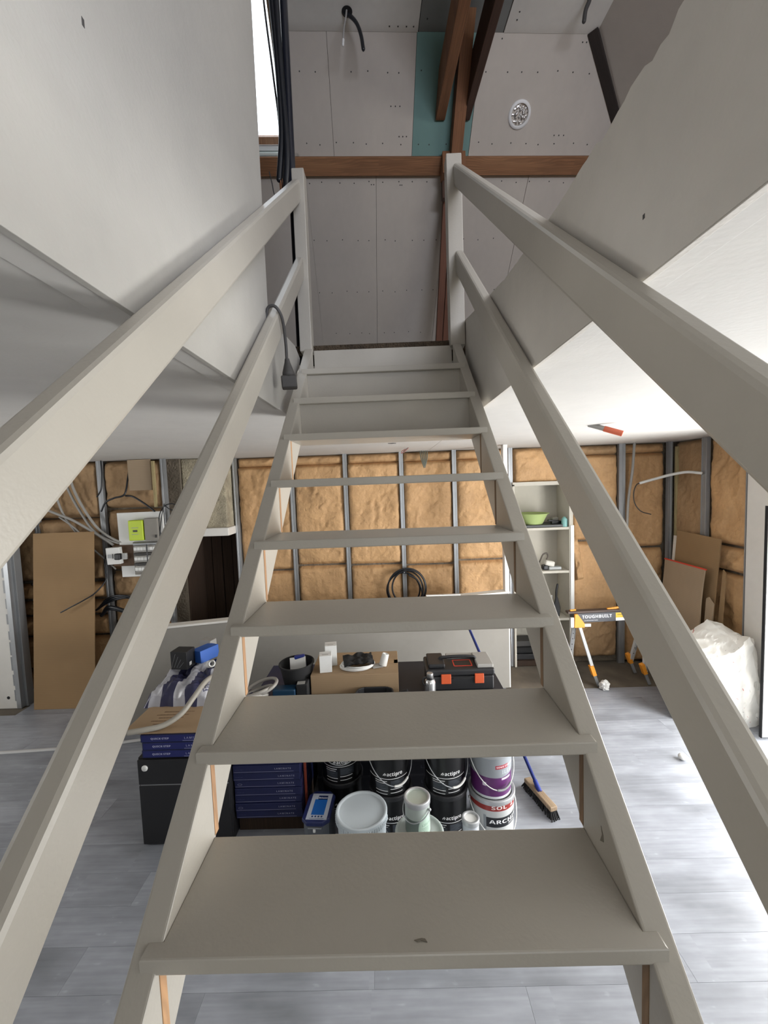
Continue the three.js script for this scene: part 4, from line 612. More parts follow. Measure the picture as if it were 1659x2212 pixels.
  const pc = thing('appliance_cable', 'black power cord with plug between the tray and the steel bottle', 'cable'); part(pc, 'cord', tube([[0.04, 0.672, -2.85], [0.07, 0.70, -2.84], [0.11, 0.69, -2.83], [0.15, 0.668, -2.83], [0.2, 0.668, -2.86]], 0.006, 40, 8), M.black); part(pc, 'plug', rod([0.045, 0.69, -2.845], [0.09, 0.70, -2.835], 0.013, 0.017, 14), M.black); finish(pc);
  const bt = thing('steel_bottle', 'small shiny steel drinking bottle with a black cap loop, left of the toolbox', 'bottle'); const ba = [0.252, 0.660, -2.865];
  part(bt, 'body', lathe([[0, 0], [0.036, 0], [0.039, 0.004], [0.039, 0.085], [0.034, 0.105], [0.022, 0.117], [0, 0.118]], 32, ba), mat(lin(0.72, 0.72, 0.72), 0.25, { metalness: 0.9 })); const cap = part(bt, 'cap', lathe([[0, 0.117], [0.024, 0.117], [0.024, 0.152], [0.02, 0.156], [0, 0.157]], 24, ba), mat(lin(0.5, 0.5, 0.5), 0.3, { metalness: 0.8 })); part(bt, 'collar', lathe([[0.0235, 0.113], [0.028, 0.115], [0.028, 0.126], [0.0235, 0.128]], 24, ba), M.black); part(cap, 'loop', tube([[0.226, 0.785, -2.865], [0.205, 0.78, -2.86], [0.2, 0.75, -2.855], [0.21, 0.735, -2.85]], 0.006, 20, 8), M.black); finish(bt);
  const tb = thing('toolbox', 'black plastic toolbox with orange latches and clear organiser lid, beside the steel bottle', 'toolbox');
  part(tb, 'body', box(0.235, 0.715, 0.660, 0.765, -3.15, -2.905, 0.012, 2), M.black); const tl = part(tb, 'lid', box(0.228, 0.722, 0.767, 0.815, -3.155, -2.90, 0.014, 2), M.black); part(tl, 'ridge', box(0.25, 0.37, 0.813, 0.845, -3.14, -2.93, 0.01, 2), M.black); part(tl, 'handle', tube([[0.34, 0.815, -3.03], [0.345, 0.848, -3.03], [0.4, 0.856, -3.03], [0.56, 0.856, -3.03], [0.60, 0.848, -3.03], [0.605, 0.815, -3.03]], 0.012, 50, 10), M.black);
  part(tl, 'organiser', box(0.60, 0.715, 0.8145, 0.842, -3.14, -2.92, 0.006, 2), M.greyTube, 'pale clear organiser'); part(tl, 'back_organiser', box(0.40, 0.60, 0.8145, 0.835, -3.15, -3.085, 0.004), M.greyTube);
  part(tb, 'latch', box(0.335, 0.405, 0.715, 0.785, -2.906, -2.890, 0.004), mat(lin(0.62, 0.10, 0.03), 0.45), 'orange latch'); part(tb, 'latch', box(0.575, 0.640, 0.715, 0.785, -2.906, -2.890, 0.004), mat(lin(0.62, 0.10, 0.03), 0.45), 'orange latch'); part(tb, 'seam', box(0.42, 0.55, 0.745, 0.760, -2.906, -2.899, 0.002), M.blackMatte);
  for (const [a, b] of [[[0.44, -3.06], [0.57, -3.06]], [[0.57, -3.06], [0.57, -2.96]], [[0.57, -2.96], [0.44, -2.96]], [[0.44, -2.96], [0.44, -3.06]]]) part(tl, 'red_outline', bar([a[0], 0.8158, a[1]], [b[0], 0.8158, b[1]], 0.008, 0.003, 0.0005), M.red);
  finish(tb);
}
// buckets, pails and cans on the floor
function pail(name, label, cat, [x, y, z], D, H, wall, rimM, opt = {}) {
  const t = thing(name, label, cat, opt.group), R = D / 2, r = R * (opt.taper ?? 0.93), at = [x, y, z], turn = Math.PI + (opt.turn ?? 0);
  const body = new THREE.LatheGeometry([new THREE.Vector2(r, 0.0), new THREE.Vector2(R * 0.985, H - 0.012)], 56); body.rotateY(turn); body.translate(...at); part(t, 'body', body, wall);
  part(t, 'base', lathe([[0, 0.0], [r - 0.002, 0.0], [r, 0.003], [r, 0.004]], 48, at), rimM);
  part(t, 'rim', lathe([[R * 0.985, H - 0.03], [R + 0.003, H - 0.028], [R + 0.004, H - 0.004], [R, H], [R - 0.009, H], [R - 0.012, H - 0.006]], 56, at), rimM);
  if (opt.lid) part(t, 'lid', lathe(opt.lid === 'tin' ? [[0, H - 0.009], [R * 0.76, H - 0.009], [R * 0.79, H - 0.004], [R * 0.84, H - 0.004], [R * 0.87, H - 0.010], [R - 0.010, H - 0.005]] : [[0, H - 0.010], [R * 0.55, H - 0.010], [R * 0.88, H - 0.011], [R * 0.905, H - 0.002], [R - 0.008, H - 0.001]], 56, at), opt.lidM ?? rimM);
  if (opt.handle) {
    const hp = [], [a0, droop] = opt.handle; for (let i = 0; i <= 24; i++) { const a = i / 24 * Math.PI, px = -Math.cos(a) * (R + 0.009), pz = Math.sin(a) * (R + 0.012), py = H - 0.045 - Math.sin(a) * droop; hp.push([x + px * Math.cos(a0) + pz * Math.sin(a0), y + py, z - px * Math.sin(a0) + pz * Math.cos(a0)]); }
    const hd = part(t, 'handle', tube(hp, 0.0028, 60, 6), opt.handleM ?? M.steel); if (opt.grip) part(hd, 'grip', tube(hp.slice(11, 17), 0.0068, 16, 8), opt.gripM ?? M.white);
    for (const s of [0, 24]) part(hd, 'handle_ear', (() => { const g = new THREE.SphereGeometry(0.0085, 10, 8); g.translate(...hp[s]); return g; })(), opt.earM ?? rimM);
  }
  finish(t); return t;
}
const arcs = (g, W, ys, from, to, col, lw) => { g.strokeStyle = col; g.lineWidth = lw; for (const y of ys) { g.beginPath(); g.moveTo(from * W, y); g.lineTo(to * W, y); g.stroke(); } };
const actM = printed(2048, 640, '#0a0a0c', (g, W, H) => {
  g.fillStyle = '#f2f2f2'; g.font = 'bold 76px sans-serif'; g.fillText('actipro', W * 0.478, 330); g.fillStyle = '#d8d8d8'; for (let i = 0; i < 3; i++) { g.beginPath(); g.ellipse(W * 0.456 + i * 13, 312 - (i % 2) * 12, 8, 20, 0.6, 0, 7); g.fill(); }
  g.fillStyle = '#efefef'; g.fillRect(W * 0.30, 372, W * 0.36, 9); g.fillRect(W * 0.38, 408, W * 0.10, 11); g.fillRect(W * 0.38, 440, W * 0.09, 8);
  g.fillStyle = '#2c3036'; g.fillRect(W * 0.38, 452, W * 0.105, 96); g.fillRect(W * 0.505, 400, W * 0.12, 116); g.fillStyle = '#565c64'; for (let i = 0; i < 6; i++) { g.fillRect(W * 0.385, 460 + i * 15, W * (0.05 + 0.04 * ((i * 37) % 10) / 10), 5); g.fillRect(W * 0.51, 410 + i * 17, W * (0.06 + 0.04 * ((i * 53) % 10) / 10), 6); }
  g.fillStyle = '#e8e8e8'; g.fillRect(W * 0.38, 556, W * 0.105, 10); g.fillRect(W * 0.505, 528, W * 0.105, 10); g.fillRect(W * 0.505, 586, W * 0.1, 9); g.fillRect(W * 0.38, 604, W * 0.1, 9);
}, 0.35);
const bk = M.black;
pail('black_pail', 'lower black pail with white lettering in the stack near the purple pail', 'bucket', [0.299, 0, -2.50], 0.265, 0.280, actM, bk, { lid: 1 });
pail('black_pail', 'upper black pail with white lettering in the stack near the purple pail', 'bucket', [0.297, 0.2802, -2.50], 0.265, 0.280, actM, bk, { lid: 1, handle: [0.35, 0.17], grip: 1 });
pail('black_pail', 'lower black pail of the middle stack, behind the white tub', 'bucket', [-0.046, 0, -2.51], 0.265, 0.280, actM, bk, { lid: 1 });
pail('black_pail', 'upper black pail of the middle stack, behind the small green can', 'bucket', [-0.05, 0.2802, -2.51], 0.265, 0.280, actM, bk, { lid: 1, handle: [0.35, 0.16], grip: 1 });
pail('black_pail', 'lower black pail of the left stack, behind the blue-lidded tub', 'bucket', [-0.366, 0, -2.63], 0.265, 0.280, actM, bk, { lid: 1 });
pail('black_pail', 'upper black pail of the left stack, nearest the laminate packs', 'bucket', [-0.368, 0.2802, -2.63], 0.265, 0.280, actM, bk, { lid: 1, handle: [0.1, 0.10] });
const purpleM = printed(1024, 512, '#8f9499', (g, W, H) => { g.fillStyle = '#5a2560'; g.beginPath(); g.moveTo(0, 255); g.lineTo(W * 0.42, 255); g.lineTo(W * 0.55, 262); g.lineTo(W * 0.75, 225); g.lineTo(W, 240); g.lineTo(W, H - 30); g.lineTo(0, H - 30); g.fill(); g.fillStyle = '#9b3340'; g.fillRect(W * 0.5, 112, W * 0.11, 44); g.fillStyle = '#e8dada'; g.font = 'bold 26px sans-serif'; g.fillText('SOUS COUCHE', W * 0.507, 143); g.fillStyle = '#b9bec4'; g.font = '60px sans-serif'; g.fillText('ILLU', W * 0.55, 222); g.fillStyle = '#d3c6d4'; g.fillRect(W * 0.55, 268, W * 0.09, 24); g.fillRect(W * 0.4, 320, W * 0.03, 44); g.fillStyle = '#cfd3d6'; g.fillRect(0, H - 30, W, 30); }, 0.35);
const archM = printed(1024, 512, '#b8bab9', (g, W, H) => { g.fillStyle = '#8a2620'; g.fillRect(0, 20, W, 95); g.fillStyle = '#e6dcd8'; g.font = 'bold 66px sans-serif'; g.fillText('SOL  Z RO', W * 0.46, 92); g.fillStyle = '#14161a'; g.fillRect(W * 0.425, 205, W * 0.26, 135); g.fillStyle = '#f0f0f0'; g.font = 'bold 72px sans-serif'; g.fillText('ARCHIT', W * 0.445, 290); g.font = 'italic 40px serif'; g.fillText('line', W * 0.59, 326); g.fillStyle = '#888d90'; g.fillRect(W * 0.405, 180, W * 0.02, 200); }, 0.35);
const greyRim = mat(lin(0.42, 0.43, 0.44), 0.35, { metalness: 0.4 });
pail('red_banded_pail', 'grey pail with a red band and black lettered label, under the purple pail', 'bucket', [0.585, 0, -2.50], 0.282, 0.25, archM, greyRim, { lid: 1, handle: [0.25, 0.19], handleM: M.white, lidM: M.steelDull });
pail('purple_pail', 'grey and purple paint pail standing on the red-banded pail', 'bucket', [0.583, 0.2502, -2.50], 0.262, 0.285, purpleM, greyRim, { lid: 1, handle: [0.2, 0.17], grip: 1, gripM: M.steelDull, handleM: M.white });
const whitePail = mat(lin(0.50, 0.55, 0.58), 0.4);
{
  const t = pail('white_tub', 'large round white plastic tub with a closed lid, in front of the black pails', 'bucket', [-0.215, 0, -2.265], 0.288, 0.305, whitePail, whitePail, { lid: 1, handle: [2.2, 0.16], taper: 0.9 });
  for (let i = 0; i < 30; i++) { const a = -1.5 + i * 0.1; const g = box(-0.006, 0.006, 0.262, 0.286, 0.1448, 0.1512, 0.0015); g.rotateY(a); part(t, 'lid_tab', g.translate(-0.215 - t.position.x, -t.position.y, -2.265 - t.position.z), whitePail); }
}
{ // rectangular tub with a blue lid
  const t = thing('blue_lidded_tub', 'rectangular grey tub with dark blue lid and white picture label', 'tub');
  const rr4 = (x0, x1, z0, z1, c) => [[x0 + c, z0], [x1 - c, z0], [x1, z0 + c], [x1, z1 - c], [x1 - c, z1], [x0 + c, z1], [x0, z1 - c], [x0, z0 + c]];
  const sh = (g) => tilt(g, [-0.478, 0, -2.36], 0, -0.06, 0);
  part(t, 'body', sh(flat(rr4(-0.552, -0.404, 2.252, 2.478, 0.03), 0.0, 0.225, 0.008)), mat(lin(0.10, 0.11, 0.125), 0.4)); const ld = part(t, 'lid', sh(flat(rr4(-0.560, -0.396, 2.242, 2.488, 0.034), 0.222, 0.250, 0.007)), mat(lin(0.012, 0.02, 0.09), 0.35));
  const lm = printed(256, 384, '#aeb4c0', (g, W, H) => { g.fillStyle = '#1b5fae'; g.fillRect(48, 88, 160, 230); g.fillStyle = '#13214d'; g.fillRect(84, 30, 120, 62); g.fillStyle = '#e8ecf4'; g.font = 'bold 30px sans-serif'; g.fillText('Beissier', 88, 76); g.fillStyle = '#16305f'; for (let i = 0; i < 4; i++) { g.beginPath(); g.arc(72 + i * 38, 340, 12, 0, 7); g.fill(); } g.fillRect(40, 366, 180, 5); }, 0.3);
  const pl = new THREE.BoxGeometry(0.122, 0.0008, 0.2); pl.translate(-0.474, 0.2504, -2.362); part(ld, 'label', sh(pl), lm); part(t, 'latch', sh(box(-0.52, -0.44, 0.206, 0.215, -2.256, -2.244, 0.002)), M.steelDull); part(t, 'lock', sh(box(-0.49, -0.475, 0.185, 0.206, -2.254, -2.243, 0.003)), M.white); finish(t);
}
{ // shallow white pail carrying the green can
  const p = mat(lin(0.42, 0.47, 0.45), 0.4);
  pail('lidded_pail', 'pale grey-green lidded pail in front, carrying the small green-labelled can', 'bucket', [0.104, 0, -2.07], 0.248, 0.338, p, p, { lid: 1 });
  const cm = printed(512, 256, '#9fa8a2', (g, W, H) => { g.fillStyle = '#5a6560'; g.fillRect(0, 120, W * 0.52, 136); g.fillStyle = '#a9bfb0'; g.beginPath(); g.ellipse(W * 0.6, 200, 52, 120, 0, 0, 7); g.fill(); g.fillStyle = '#6f8a78'; g.font = '26px sans-serif'; g.fillText('LIBERON', W * 0.545, 170); g.strokeStyle = '#6d7f73'; g.lineWidth = 3; for (let i = 0; i < 5; i++) { g.beginPath(); g.moveTo(W * 0.55, 190 + i * 12); g.lineTo(W * 0.65, 186 + i * 12); g.stroke(); } }, 0.3);
  pail('paint_can', 'small metal paint can with a pale green label, standing on the lidded pail', 'can', [0.098, 0.3382, -2.09], 0.132, 0.178, cm, greyRim, { taper: 1, lid: 'tin', lidM: mat(lin(0.40, 0.45, 0.40), 0.3, { metalness: 0.3 }), handle: [-0.6, 0.05] });
  const wm = printed(512, 256, '#b3b7bd', (g, W) => { g.fillStyle = '#5d6472'; g.fillRect(W * 0.42, 70, W * 0.16, 52); g.fillStyle = '#8a909c'; for (let i = 0; i < 5; i++) g.fillRect(W * 0.43, 140 + i * 16, W * 0.13, 6); }, 0.3);
  pail('paint_can', 'slim white paint can with a metal lid, in front of the red-banded pail', 'can', [0.402, 0, -2.225], 0.092, 0.275, wm, greyRim, { taper: 1, lid: 'tin', lidM: M.white });
}
// broom leaning on the low partition
{
  const t = thing('broom', 'broom with a dark blue handle, pale wooden head and black bristles, on the bright floor', 'broom');
  const a = [0.905, 0.062, -2.79], b = [0.985, 0.062, -2.515];
  part(t, 'head', bar(a, b, 0.052, 0.03, 0.006), mat(lin(0.56, 0.46, 0.34), 0.6, { map: rep(texWood, 3, 1) }));
  const br = []; const A = V(...a), B = V(...b), dir = B.clone().sub(A).normalize(), sd = V(dir.z, 0, -dir.x);
  for (let i = 0; i < 26; i++) for (let k = -2; k <= 2; k++) { const c = A.clone().lerp(B, 0.02 + 0.96 * i / 25).add(sd.clone().multiplyScalar(k * 0.010)); const e = c.clone().add(dir.clone().multiplyScalar((i / 25 - 0.5) * 0.05 + rr(-0.006, 0.006))).add(sd.clone().multiplyScalar(k * 0.005 + rr(-0.004, 0.004))); br.push(rod([e.x, 0.0005, e.z], [c.x, 0.05, c.z], 0.0042, 0.003, 5)); }
  part(t, 'bristles', mergeGeometries(br), M.blackMatte).userData.kind = 'stuff';
  const p0 = V(0.946, 0.07, -2.655), p1 = V(0.708, 0.822, -4.088); part(t, 'socket', rod(p0.toArray(), p0.clone().lerp(p1, 0.045).toArray(), 0.017, 0.015, 16), M.blue); part(t, 'handle', rod(p0.toArray(), p1.toArray(), 0.0118, 0.0118, 16), mat(lin(0.010, 0.022, 0.15), 0.3)); finish(t);
}
// cable coil hanging on the batts
{
  const t = thing('black_cable_coil', 'loose coil of thick black cable hung on a stud of the insulated wall', 'cable');
  for (let k = 0; k < 4; k++) { const pts = [], r = 0.185 + 0.014 * (k % 3); for (let i = 0; i < 20; i++) { const a = i / 20 * 6.283 + k; pts.push([0.135 + 0.02 * k + r * Math.cos(a), 0.955 + 0.012 * k + (r + 0.01) * Math.sin(a), -4.63 + 0.012 * k + 0.008 * Math.sin(3 * a + k)]); } part(t, 'loop', tube(pts, 0.010, 80, 7, true), M.blackTube); }
  part(t, 'tail', tube([[0.20, 1.13, -4.60], [0.29, 1.07, -4.60], [0.335, 0.97, -4.59], [0.345, 0.89, -4.59]], 0.010, 30, 7), M.blackTube); part(t, 'hook', rod([0.15, 1.155, -4.70], [0.15, 1.165, -4.58], 0.006), M.steel); finish(t);
  one('wire_tuft', 'small tuft of grey-green wires sprouting at the top of the insulated wall', 'wire', mergeGeometries([0, 1, 2, 3, 4].map((i) => tube([[0.37 + 0.02 * i, 2.50, -4.66], [0.375 + 0.017 * i, 2.43, -4.62], [0.39 + 0.01 * i, 2.37 + 0.012 * (i % 2), -4.61], [0.405 + 0.004 * i, 2.32 + 0.02 * (i % 3), -4.61]], 0.006, 20, 6))), mat(lin(0.14, 0.15, 0.12), 0.6));
  one('paper_strip', 'thin white strip lying along the top of the low partition', 'strip', box(0.345, 0.69, 1.0185, 1.030, -4.13, -4.10, 0.002).applyMatrix4(new THREE.Matrix4()), M.white);
}

// ───────────────────────── right side: niche, sawhorse, offcuts, bag ─────────────────────────
{
  const t = thing('built_in_shelf', 'white built-in shelf niche in the insulated wall, right of the stair', 'shelf');
  const N = mat(lin(0.60, 0.57, 0.50), 0.8, { map: rep(texPlaster, 0.8) });
  part(t, 'back', box(1.39, 2.055, 0, 2.095, -5.055, -5.0, 0.002), N); part(t, 'side_panel', box(1.388, 1.41, 0, 2.095, -5.0, -4.66, 0.002), N); part(t, 'side_panel', box(2.012, 2.055, 0, 2.095, -5.0, -4.655, 0.002), N); part(t, 'top', box(1.388, 2.055, 2.075, 2.118, -5.055, -4.66, 0.002), N);
  for (const y of [0.56, 1.107, 1.60]) part(t, 'shelf_board', box(1.41, 2.012, y - 0.028, y, -5.0, -4.662, 0.003), N);
  part(t, 'edge_trim', box(2.022, 2.062, 0.52, 1.62, -4.655, -4.645, 0.002), M.white); finish(t);
  const SY = 1.6003;
  const b = thing('green_bowl', 'light green plastic bowl on the top shelf of the niche', 'bowl'); part(b, 'bowl', lathe([[0, 0.004], [0.10, 0.0], [0.108, 0.004], [0.165, 0.118], [0.182, 0.121], [0.182, 0.127], [0.160, 0.124], [0.104, 0.01], [0, 0.008]], 40, [1.655, SY + 0.031, -4.806]), mat(lin(0.40, 0.50, 0.20), 0.45)); finish(b);
  const tr = thing('dark_tray', 'flat dark grey tray under the green bowl', 'tray'); part(tr, 'tray', box(1.50, 1.955, SY, SY + 0.030, -4.97, -4.68, 0.006), mat(lin(0.05, 0.052, 0.055), 0.5)); finish(tr);
  one('black_brush', 'black brush lying on the dark tray, right of the green bowl', 'brush', mergeGeometries([tilt(box(1.84, 1.975, SY + 0.0305, SY + 0.062, -4.775, -4.735, 0.008), [1.9, SY + 0.04, -4.75], 0, 0.3, 0), rod([1.80, SY + 0.075, -4.72], [1.93, SY + 0.058, -4.75], 0.011, 0.014, 12).toNonIndexed()].map((g) => g)), M.black);
  one('grey_sponge', 'pale grey sponge behind the black brush on the top shelf', 'sponge', tilt(box(1.885, 1.965, SY + 0.0305, SY + 0.095, -4.88, -4.82, 0.014, 2), [1.92, SY + 0.05, -4.85], 0, 0.2, 0.1), M.greyTube);
  one('teal_bottle', 'small teal plastic bottle at the right end of the top shelf', 'bottle', lathe([[0, 0], [0.03, 0], [0.032, 0.005], [0.032, 0.085], [0.02, 0.1], [0.012, 0.112], [0, 0.113]], 24, [1.975, SY + 0.0, -4.70]), mat(lin(0.20, 0.42, 0.40), 0.35));
  const s = thing('power_sander', 'small grey sander with a pale body on the middle shelf', 'tool'); part(s, 'base', box(1.80, 1.945, 1.1073, 1.145, -4.78, -4.70, 0.012, 2), mat(lin(0.36, 0.38, 0.38), 0.4)); part(s, 'body', tilt(box(1.765, 1.875, 1.145, 1.21, -4.785, -4.715, 0.02, 2), [1.82, 1.17, -4.75], 0, 0, -0.25), mat(lin(0.62, 0.60, 0.54), 0.5)); part(s, 'shadow_gap', box(1.74, 1.80, 1.1073, 1.16, -4.79, -4.71, 0.012, 2), M.black); finish(s);  // shadow_gap is a black block standing in for shade beside the sander
  one('bent_handle', 'dark bent metal handle behind the sander on the middle shelf', 'tool', tube([[1.70, 1.115, -4.80], [1.735, 1.20, -4.80], [1.775, 1.275, -4.80], [1.815, 1.285, -4.80], [1.825, 1.25, -4.80], [1.80, 1.19, -4.80]], 0.009, 40, 8), mat(lin(0.09, 0.075, 0.06), 0.5));
  const d = thing('dust_brush', 'black long-necked brush standing on the bottom shelf of the niche', 'brush'); part(d, 'blade', front([[1.845, 0.5605], [1.925, 0.5605], [1.935, 0.66], [1.905, 0.79], [1.885, 0.80], [1.862, 0.70]], -4.74, -4.715, 0.006), M.black); part(d, 'neck', tube([[1.89, 0.78, -4.727], [1.892, 0.86, -4.727], [1.905, 0.93, -4.727]], 0.0125, 20, 10), M.black); finish(d);
  one('white_scraper', 'white scraper blade beside the black long-necked brush', 'tool', front([[1.805, 0.5605], [1.838, 0.5605], [1.868, 0.79], [1.855, 0.80], [1.80, 0.72]], -4.78, -4.77, 0.002), M.white);
  const dk = ['lowest', 'second', 'third', 'topmost']; for (let i = 0; i < 4; i++) one('flat_pack', dk[i] + ' of the dark flat packs stacked in the bottom of the niche', 'flat pack', box(1.415, 1.99 - 0.02 * i, 0.0 + i * 0.066, 0.062 + i * 0.066, -4.96, -4.68 - 0.03 * i, 0.004), [M.oldWood, M.black, M.blackMatte, M.darkTube][i], 'dark flat packs in the niche');
}
// sawhorse
{
  const t = thing('sawhorse', 'black and orange folding sawhorse with pale perforated legs, before the insulated wall', 'sawhorse');
  const z = -4.25, dark = mat(lin(0.045, 0.048, 0.055), 0.5), pale = mat(lin(0.62, 0.63, 0.63), 0.4);
  part(t, 'beam', tilt(box(1.85, 2.66, 0.655, 0.752, z - 0.035, z + 0.035, 0.005), [1.85, 0.7, z], 0, 0, 0.02), dark);
  const lm = printed(1024, 128, '#3a3c42', (g, W, H) => { g.fillStyle = '#d8dade'; g.font = 'bold 62px sans-serif'; g.fillText('TOUGHBUILT', 120, 70); g.font = '22px sans-serif'; g.fillText('professional tools', 150, 108); g.fillStyle = '#dcb42a'; g.fillRect(560, 8, 180, 80); g.fillStyle = '#e8e8e4'; g.fillRect(560, 80, 180, 44); g.fillStyle = '#8a6d10'; g.fillRect(580, 30, 140, 10); }, 0.4);
  const f = new THREE.BoxGeometry(0.80, 0.092, 0.001); f.translate(2.255, 0.704, z + 0.0357); part(t, 'printed_side', tilt(f, [1.85, 0.7, z], 0, 0, 0.02), lm);
  part(t, 'top_board', tilt(box(1.81, 2.68, 0.752, 0.775, z - 0.04, z + 0.03, 0.003), [1.85, 0.7, z], 0, 0, 0.02), mat(lin(0.07, 0.045, 0.035), 0.6)); part(t, 'clamp', bar([2.22, 0.782, z], [2.36, 0.80, z], 0.02, 0.02, 0.004), M.orange, 'orange folding clamp'); part(t, 'clamp', bar([1.84, 0.78, z], [1.90, 0.785, z], 0.02, 0.016, 0.004), M.orange, 'orange folding clamp');
  const brk = part(t, 'bracket', front([[1.865, 0.755], [1.895, 0.755], [1.965, 0.655], [1.965, 0.615], [1.86, 0.615]], z + 0.036, z + 0.062, 0.003), M.orange, 'orange leg bracket'); part(brk, 'clip', box(1.955, 2.03, 0.622, 0.652, z + 0.036, z + 0.06, 0.003), pale); part(t, 'side_clip', box(1.825, 1.86, 0.615, 0.72, z + 0.03, z + 0.055, 0.003), pale);
  const leg = (x0, x1, zz, z1) => { const l = part(t, 'leg', bar([x0, 0.62, zz], [x1, 0.13, z1], 0.042, 0.03, 0.004), pale); part(l, 'groove', bar([x0 + 0.012, 0.61, zz + 0.0165], [x1 + 0.012, 0.15, z1 + 0.0165], 0.005, 0.004, 0.0005), M.darkTube); for (let k = 0; k < 6; k++) { const q = 0.08 + k * 0.14; part(l, 'hole', rod([x0 + (x1 - x0) * q - 0.005, 0.62 - 0.49 * q, zz + (z1 - zz) * q + 0.014], [x0 + (x1 - x0) * q - 0.005, 0.62 - 0.49 * q, zz + (z1 - zz) * q + 0.0185], 0.005, 0.005, 8), M.black); } part(t, 'leg_joint', bar([x1 - 0.035, 0.215, z1], [x1, 0.11, z1], 0.052, 0.04, 0.004), M.orange); part(t, 'foot', bar([x1, 0.12, z1], [x1 + 0.04, 0.004, z1 + 0.012], 0.04, 0.03, 0.004), M.steelDull); };
  leg(1.925, 2.06, z + 0.03, z + 0.06); leg(1.90, 1.93, z - 0.04, z - 0.22); leg(2.60, 2.58, z + 0.03, z + 0.06); leg(2.60, 2.585, z - 0.04, z - 0.20); finish(t);
  const wad = new THREE.IcosahedronGeometry(0.045, 4), q = wad.attributes.position; for (let i = 0; i < q.count; i++) { const v = V(q.getX(i), q.getY(i), q.getZ(i)), k = 1 + 0.3 * n3(v.x * 30, v.y * 30, v.z * 30); q.setXYZ(i, v.x * k, Math.max(-0.04, v.y * k * 1.2), v.z * k); } wad.computeVertexNormals(); wad.translate(2.12, 0.041, -4.10); one('paper_wad', 'crumpled white paper wad at the foot of the sawhorse leg', 'paper', wad, M.white);
  const w2 = new THREE.IcosahedronGeometry(0.03, 3); w2.scale(1, 0.8, 1); w2.translate(2.155, 0.0245, -3.03); one('paper_ball', 'small white paper ball on the bright floor, peeking out at the right lower rail', 'paper', w2, M.white);
}
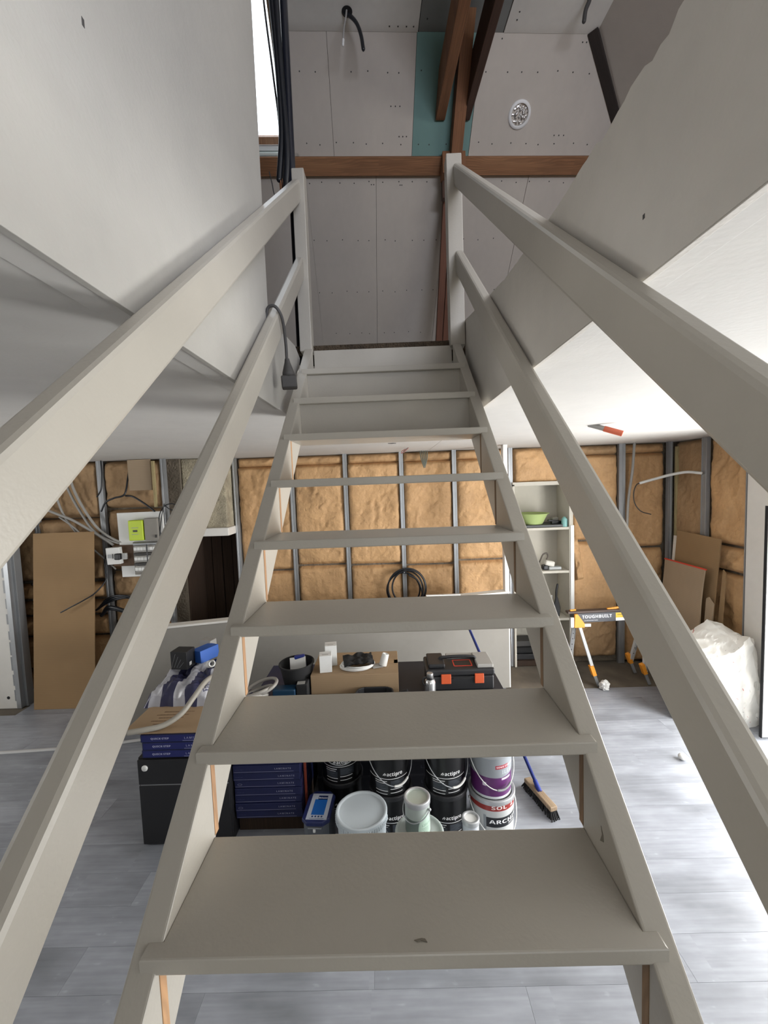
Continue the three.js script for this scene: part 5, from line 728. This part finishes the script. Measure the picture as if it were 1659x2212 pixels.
// boards leaning in the right corner
{
  const lean = (name, label, pts, x, zc, ang, m, yaw = 0) => { const g = front(pts, -0.006, 0.006, 0.001); g.rotateX(-ang); g.rotateY(-Math.PI / 2 + yaw); g.translate(x, 0.0015, zc); return one(name, label, 'board', g, m); };
  lean('board_offcut', 'taller brown board offcut leaning in the right corner, behind the wavy one', [[-0.30, 0], [0.27, 0], [0.285, 1.53], [-0.29, 1.55]], 2.98, -4.18, 0.075, M.card, 0.02);
  const A = []; for (let i = 0; i <= 20; i++) { const y = 1.24 * i / 20; A.push([0.285 + 0.012 * Math.sin(y * 5) + 0.02 * Math.max(0, y - 0.9) , y]); } const Bq = []; for (let i = 20; i >= 0; i--) { const y = 1.24 * i / 20; Bq.push([-0.29 + 0.01 * Math.sin(y * 6 + 1), y]); }
  lean('board_offcut', 'brown-grey cardboard sheet with a wavy side leaning in the right corner', [...A, ...Bq], 2.90, -4.22, 0.065, M.cardPale);
  one('orange_tape', 'orange-red edge strip along the top of the wavy cardboard sheet', 'strip', bar([2.981, 1.238, -4.51], [2.981, 1.238, -3.92], 0.016, 0.012, 0.002), M.red);
  lean('board_offcut', 'narrow short board offcut leaning right of the wavy cardboard sheet', [[0, 0], [0.085, 0], [0.09, 0.93], [0.03, 0.98], [0, 0.96]], 2.94, -3.93, 0.06, M.cardPale);
  lean('board_offcut', 'long thin slat of board leaning beside the taller brown offcut', [[0, 0], [0.07, 0], [0.045, 1.22], [0.01, 1.25]], 3.0, -3.86, 0.07, M.card);
  lean('board_offcut', 'pale narrow strip of plasterboard standing left of the taller offcut', [[-0.05, 0], [0.03, 0], [0.03, 1.48], [-0.05, 1.48]], 3.03, -4.52, 0.06, M.boardPale);
  one('conduit', 'white flexible conduit bridging the two dark studs in the right corner', 'conduit', tube([[2.74, 2.065, -4.56], [2.85, 2.098, -4.52], [2.98, 2.14, -4.45], [3.08, 2.165, -4.34], [3.125, 2.15, -4.20]], 0.0145, 60, 10), M.white);
  one('wire', 'thin black wire curving down from the end of the white conduit', 'wire', tube([[2.76, 2.07, -4.56], [2.70, 2.05, -4.555], [2.665, 1.97, -4.55], [2.675, 1.85, -4.55], [2.74, 1.76, -4.55], [2.85, 1.72, -4.55]], 0.0055, 50, 8), M.darkTube);
  one('conduit', 'grey conduit running down beside the wide stud on the right', 'conduit', tube([[2.72, 2.50, -4.64], [2.70, 2.2, -4.64], [2.66, 1.9, -4.64], [2.645, 1.6, -4.64], [2.64, 1.2, -4.645]], 0.014, 50, 8), M.greyTube);
  one('wool_strip', 'yellowish mineral wool strip showing in the dark gap of the right corner', 'insulation', box(3.165, 3.205, 1.45, 2.45, -4.65, -4.615, 0.008, 2), M.wool);
  // rubble bag
  const rows = [ // left to right, from the floor in front, over the two ridges, down behind
    [[2.45, 0.0, -3.55], [2.72, 0, -3.43], [2.89, 0, -3.385], [3.03, 0, -3.41], [3.105, 0, -3.45]],
    [[2.44, 0.28, -3.56], [2.70, 0.30, -3.47], [2.88, 0.28, -3.40], [3.03, 0.30, -3.41], [3.11, 0.30, -3.47]],
    [[2.45, 0.45, -3.56], [2.68, 0.545, -3.50], [2.86, 0.635, -3.45], [3.00, 0.765, -3.45], [3.085, 0.70, -3.52]],
    [[2.50, 0.55, -3.70], [2.70, 0.66, -3.66], [2.87, 0.72, -3.62], [2.99, 0.74, -3.58], [3.08, 0.70, -3.60]],
    [[2.62, 0.60, -3.82], [2.79, 0.725, -3.80], [2.885, 0.815, -3.77], [2.985, 0.775, -3.74], [3.07, 0.70, -3.70]],
    [[2.62, 0.3, -3.84], [2.77, 0.4, -3.83], [2.87, 0.45, -3.81], [2.98, 0.42, -3.76], [3.08, 0.4, -3.72]],
    [[2.60, 0, -3.84], [2.75, 0, -3.84], [2.87, 0, -3.82], [2.98, 0, -3.77], [3.09, 0, -3.74]]];
  const SB = 14, p = [], uv = [], ix = [], nr = (rows.length - 1) * SB, nc = 4 * SB;
  for (let j = 0; j <= nr; j++) for (let i = 0; i <= nc; i++) {
    const rj = Math.min(rows.length - 2, Math.floor(j / SB)), ci = Math.min(3, Math.floor(i / SB)), v = j / SB - rj, u = i / SB - ci, q = [0, 1, 2].map((k) => (rows[rj][ci][k] * (1 - u) + rows[rj][ci + 1][k] * u) * (1 - v) + (rows[rj + 1][ci][k] * (1 - u) + rows[rj + 1][ci + 1][k] * u) * v);
    const inner = Math.min(1, Math.min(j, nr - j) / 5), d = 0.030 * (0.55 - Math.abs(n3(q[0] * 5, q[1] * 4, q[2] * 5))) + 0.014 * (0.5 - Math.abs(n3(q[0] * 13, q[1] * 11 + 4, q[2] * 13)));
    p.push(q[0] + d * 0.25, Math.max(0.001, q[1] + d * 0.5 * inner), q[2] + d * inner); uv.push(i / nc * 1.2, j / nr * 2.2);
    if (i < nc && j < nr) { const a = j * (nc + 1) + i; ix.push(a, a + 1, a + nc + 2, a, a + nc + 2, a + nc + 1); }
  }
  for (const e of [0, nc]) { const c = p.length / 3; p.push(e ? 3.09 : 2.5, 0.35, -3.68); uv.push(0, 0); for (let j = 0; j < nr; j++) { const a = j * (nc + 1) + e, b = a + nc + 1; if (e) ix.push(a, c, b); else ix.push(a, b, c); } }
  let g = new THREE.BufferGeometry(); g.setAttribute('position', new THREE.Float32BufferAttribute(p, 3)); g.setAttribute('uv', new THREE.Float32BufferAttribute(uv, 2)); g.setIndex(ix); g = toCreasedNormals(g, 0.6);
  const bm = mat(0xffffff, 0.55, { map: canvasTex(512, 512, (c, W, H) => { c.fillStyle = '#dedcd6'; c.fillRect(0, 0, W, H); let s = 7; const q = () => (s = (s * 16807) % 2147483647) / 2147483647; for (let i = 0; i < 46; i++) { c.strokeStyle = i % 5 ? 'rgba(90,88,84,0.55)' : 'rgba(170,60,50,0.7)'; c.lineWidth = 1.5 + q() * 2; const x = q() * W, y = q() * H; c.beginPath(); c.moveTo(x, y); c.lineTo(x + (q() - 0.5) * 34, y + (q() - 0.5) * 26); c.stroke(); } }) });
  one('rubble_bag', 'large crumpled white plastic rubble bag on the floor by the right-hand door', 'bag', g, bm);
}

scene.traverse((o) => { if (o.isMesh) { o.castShadow = true; o.receiveShadow = true; } });
renderer.render(scene, camera);
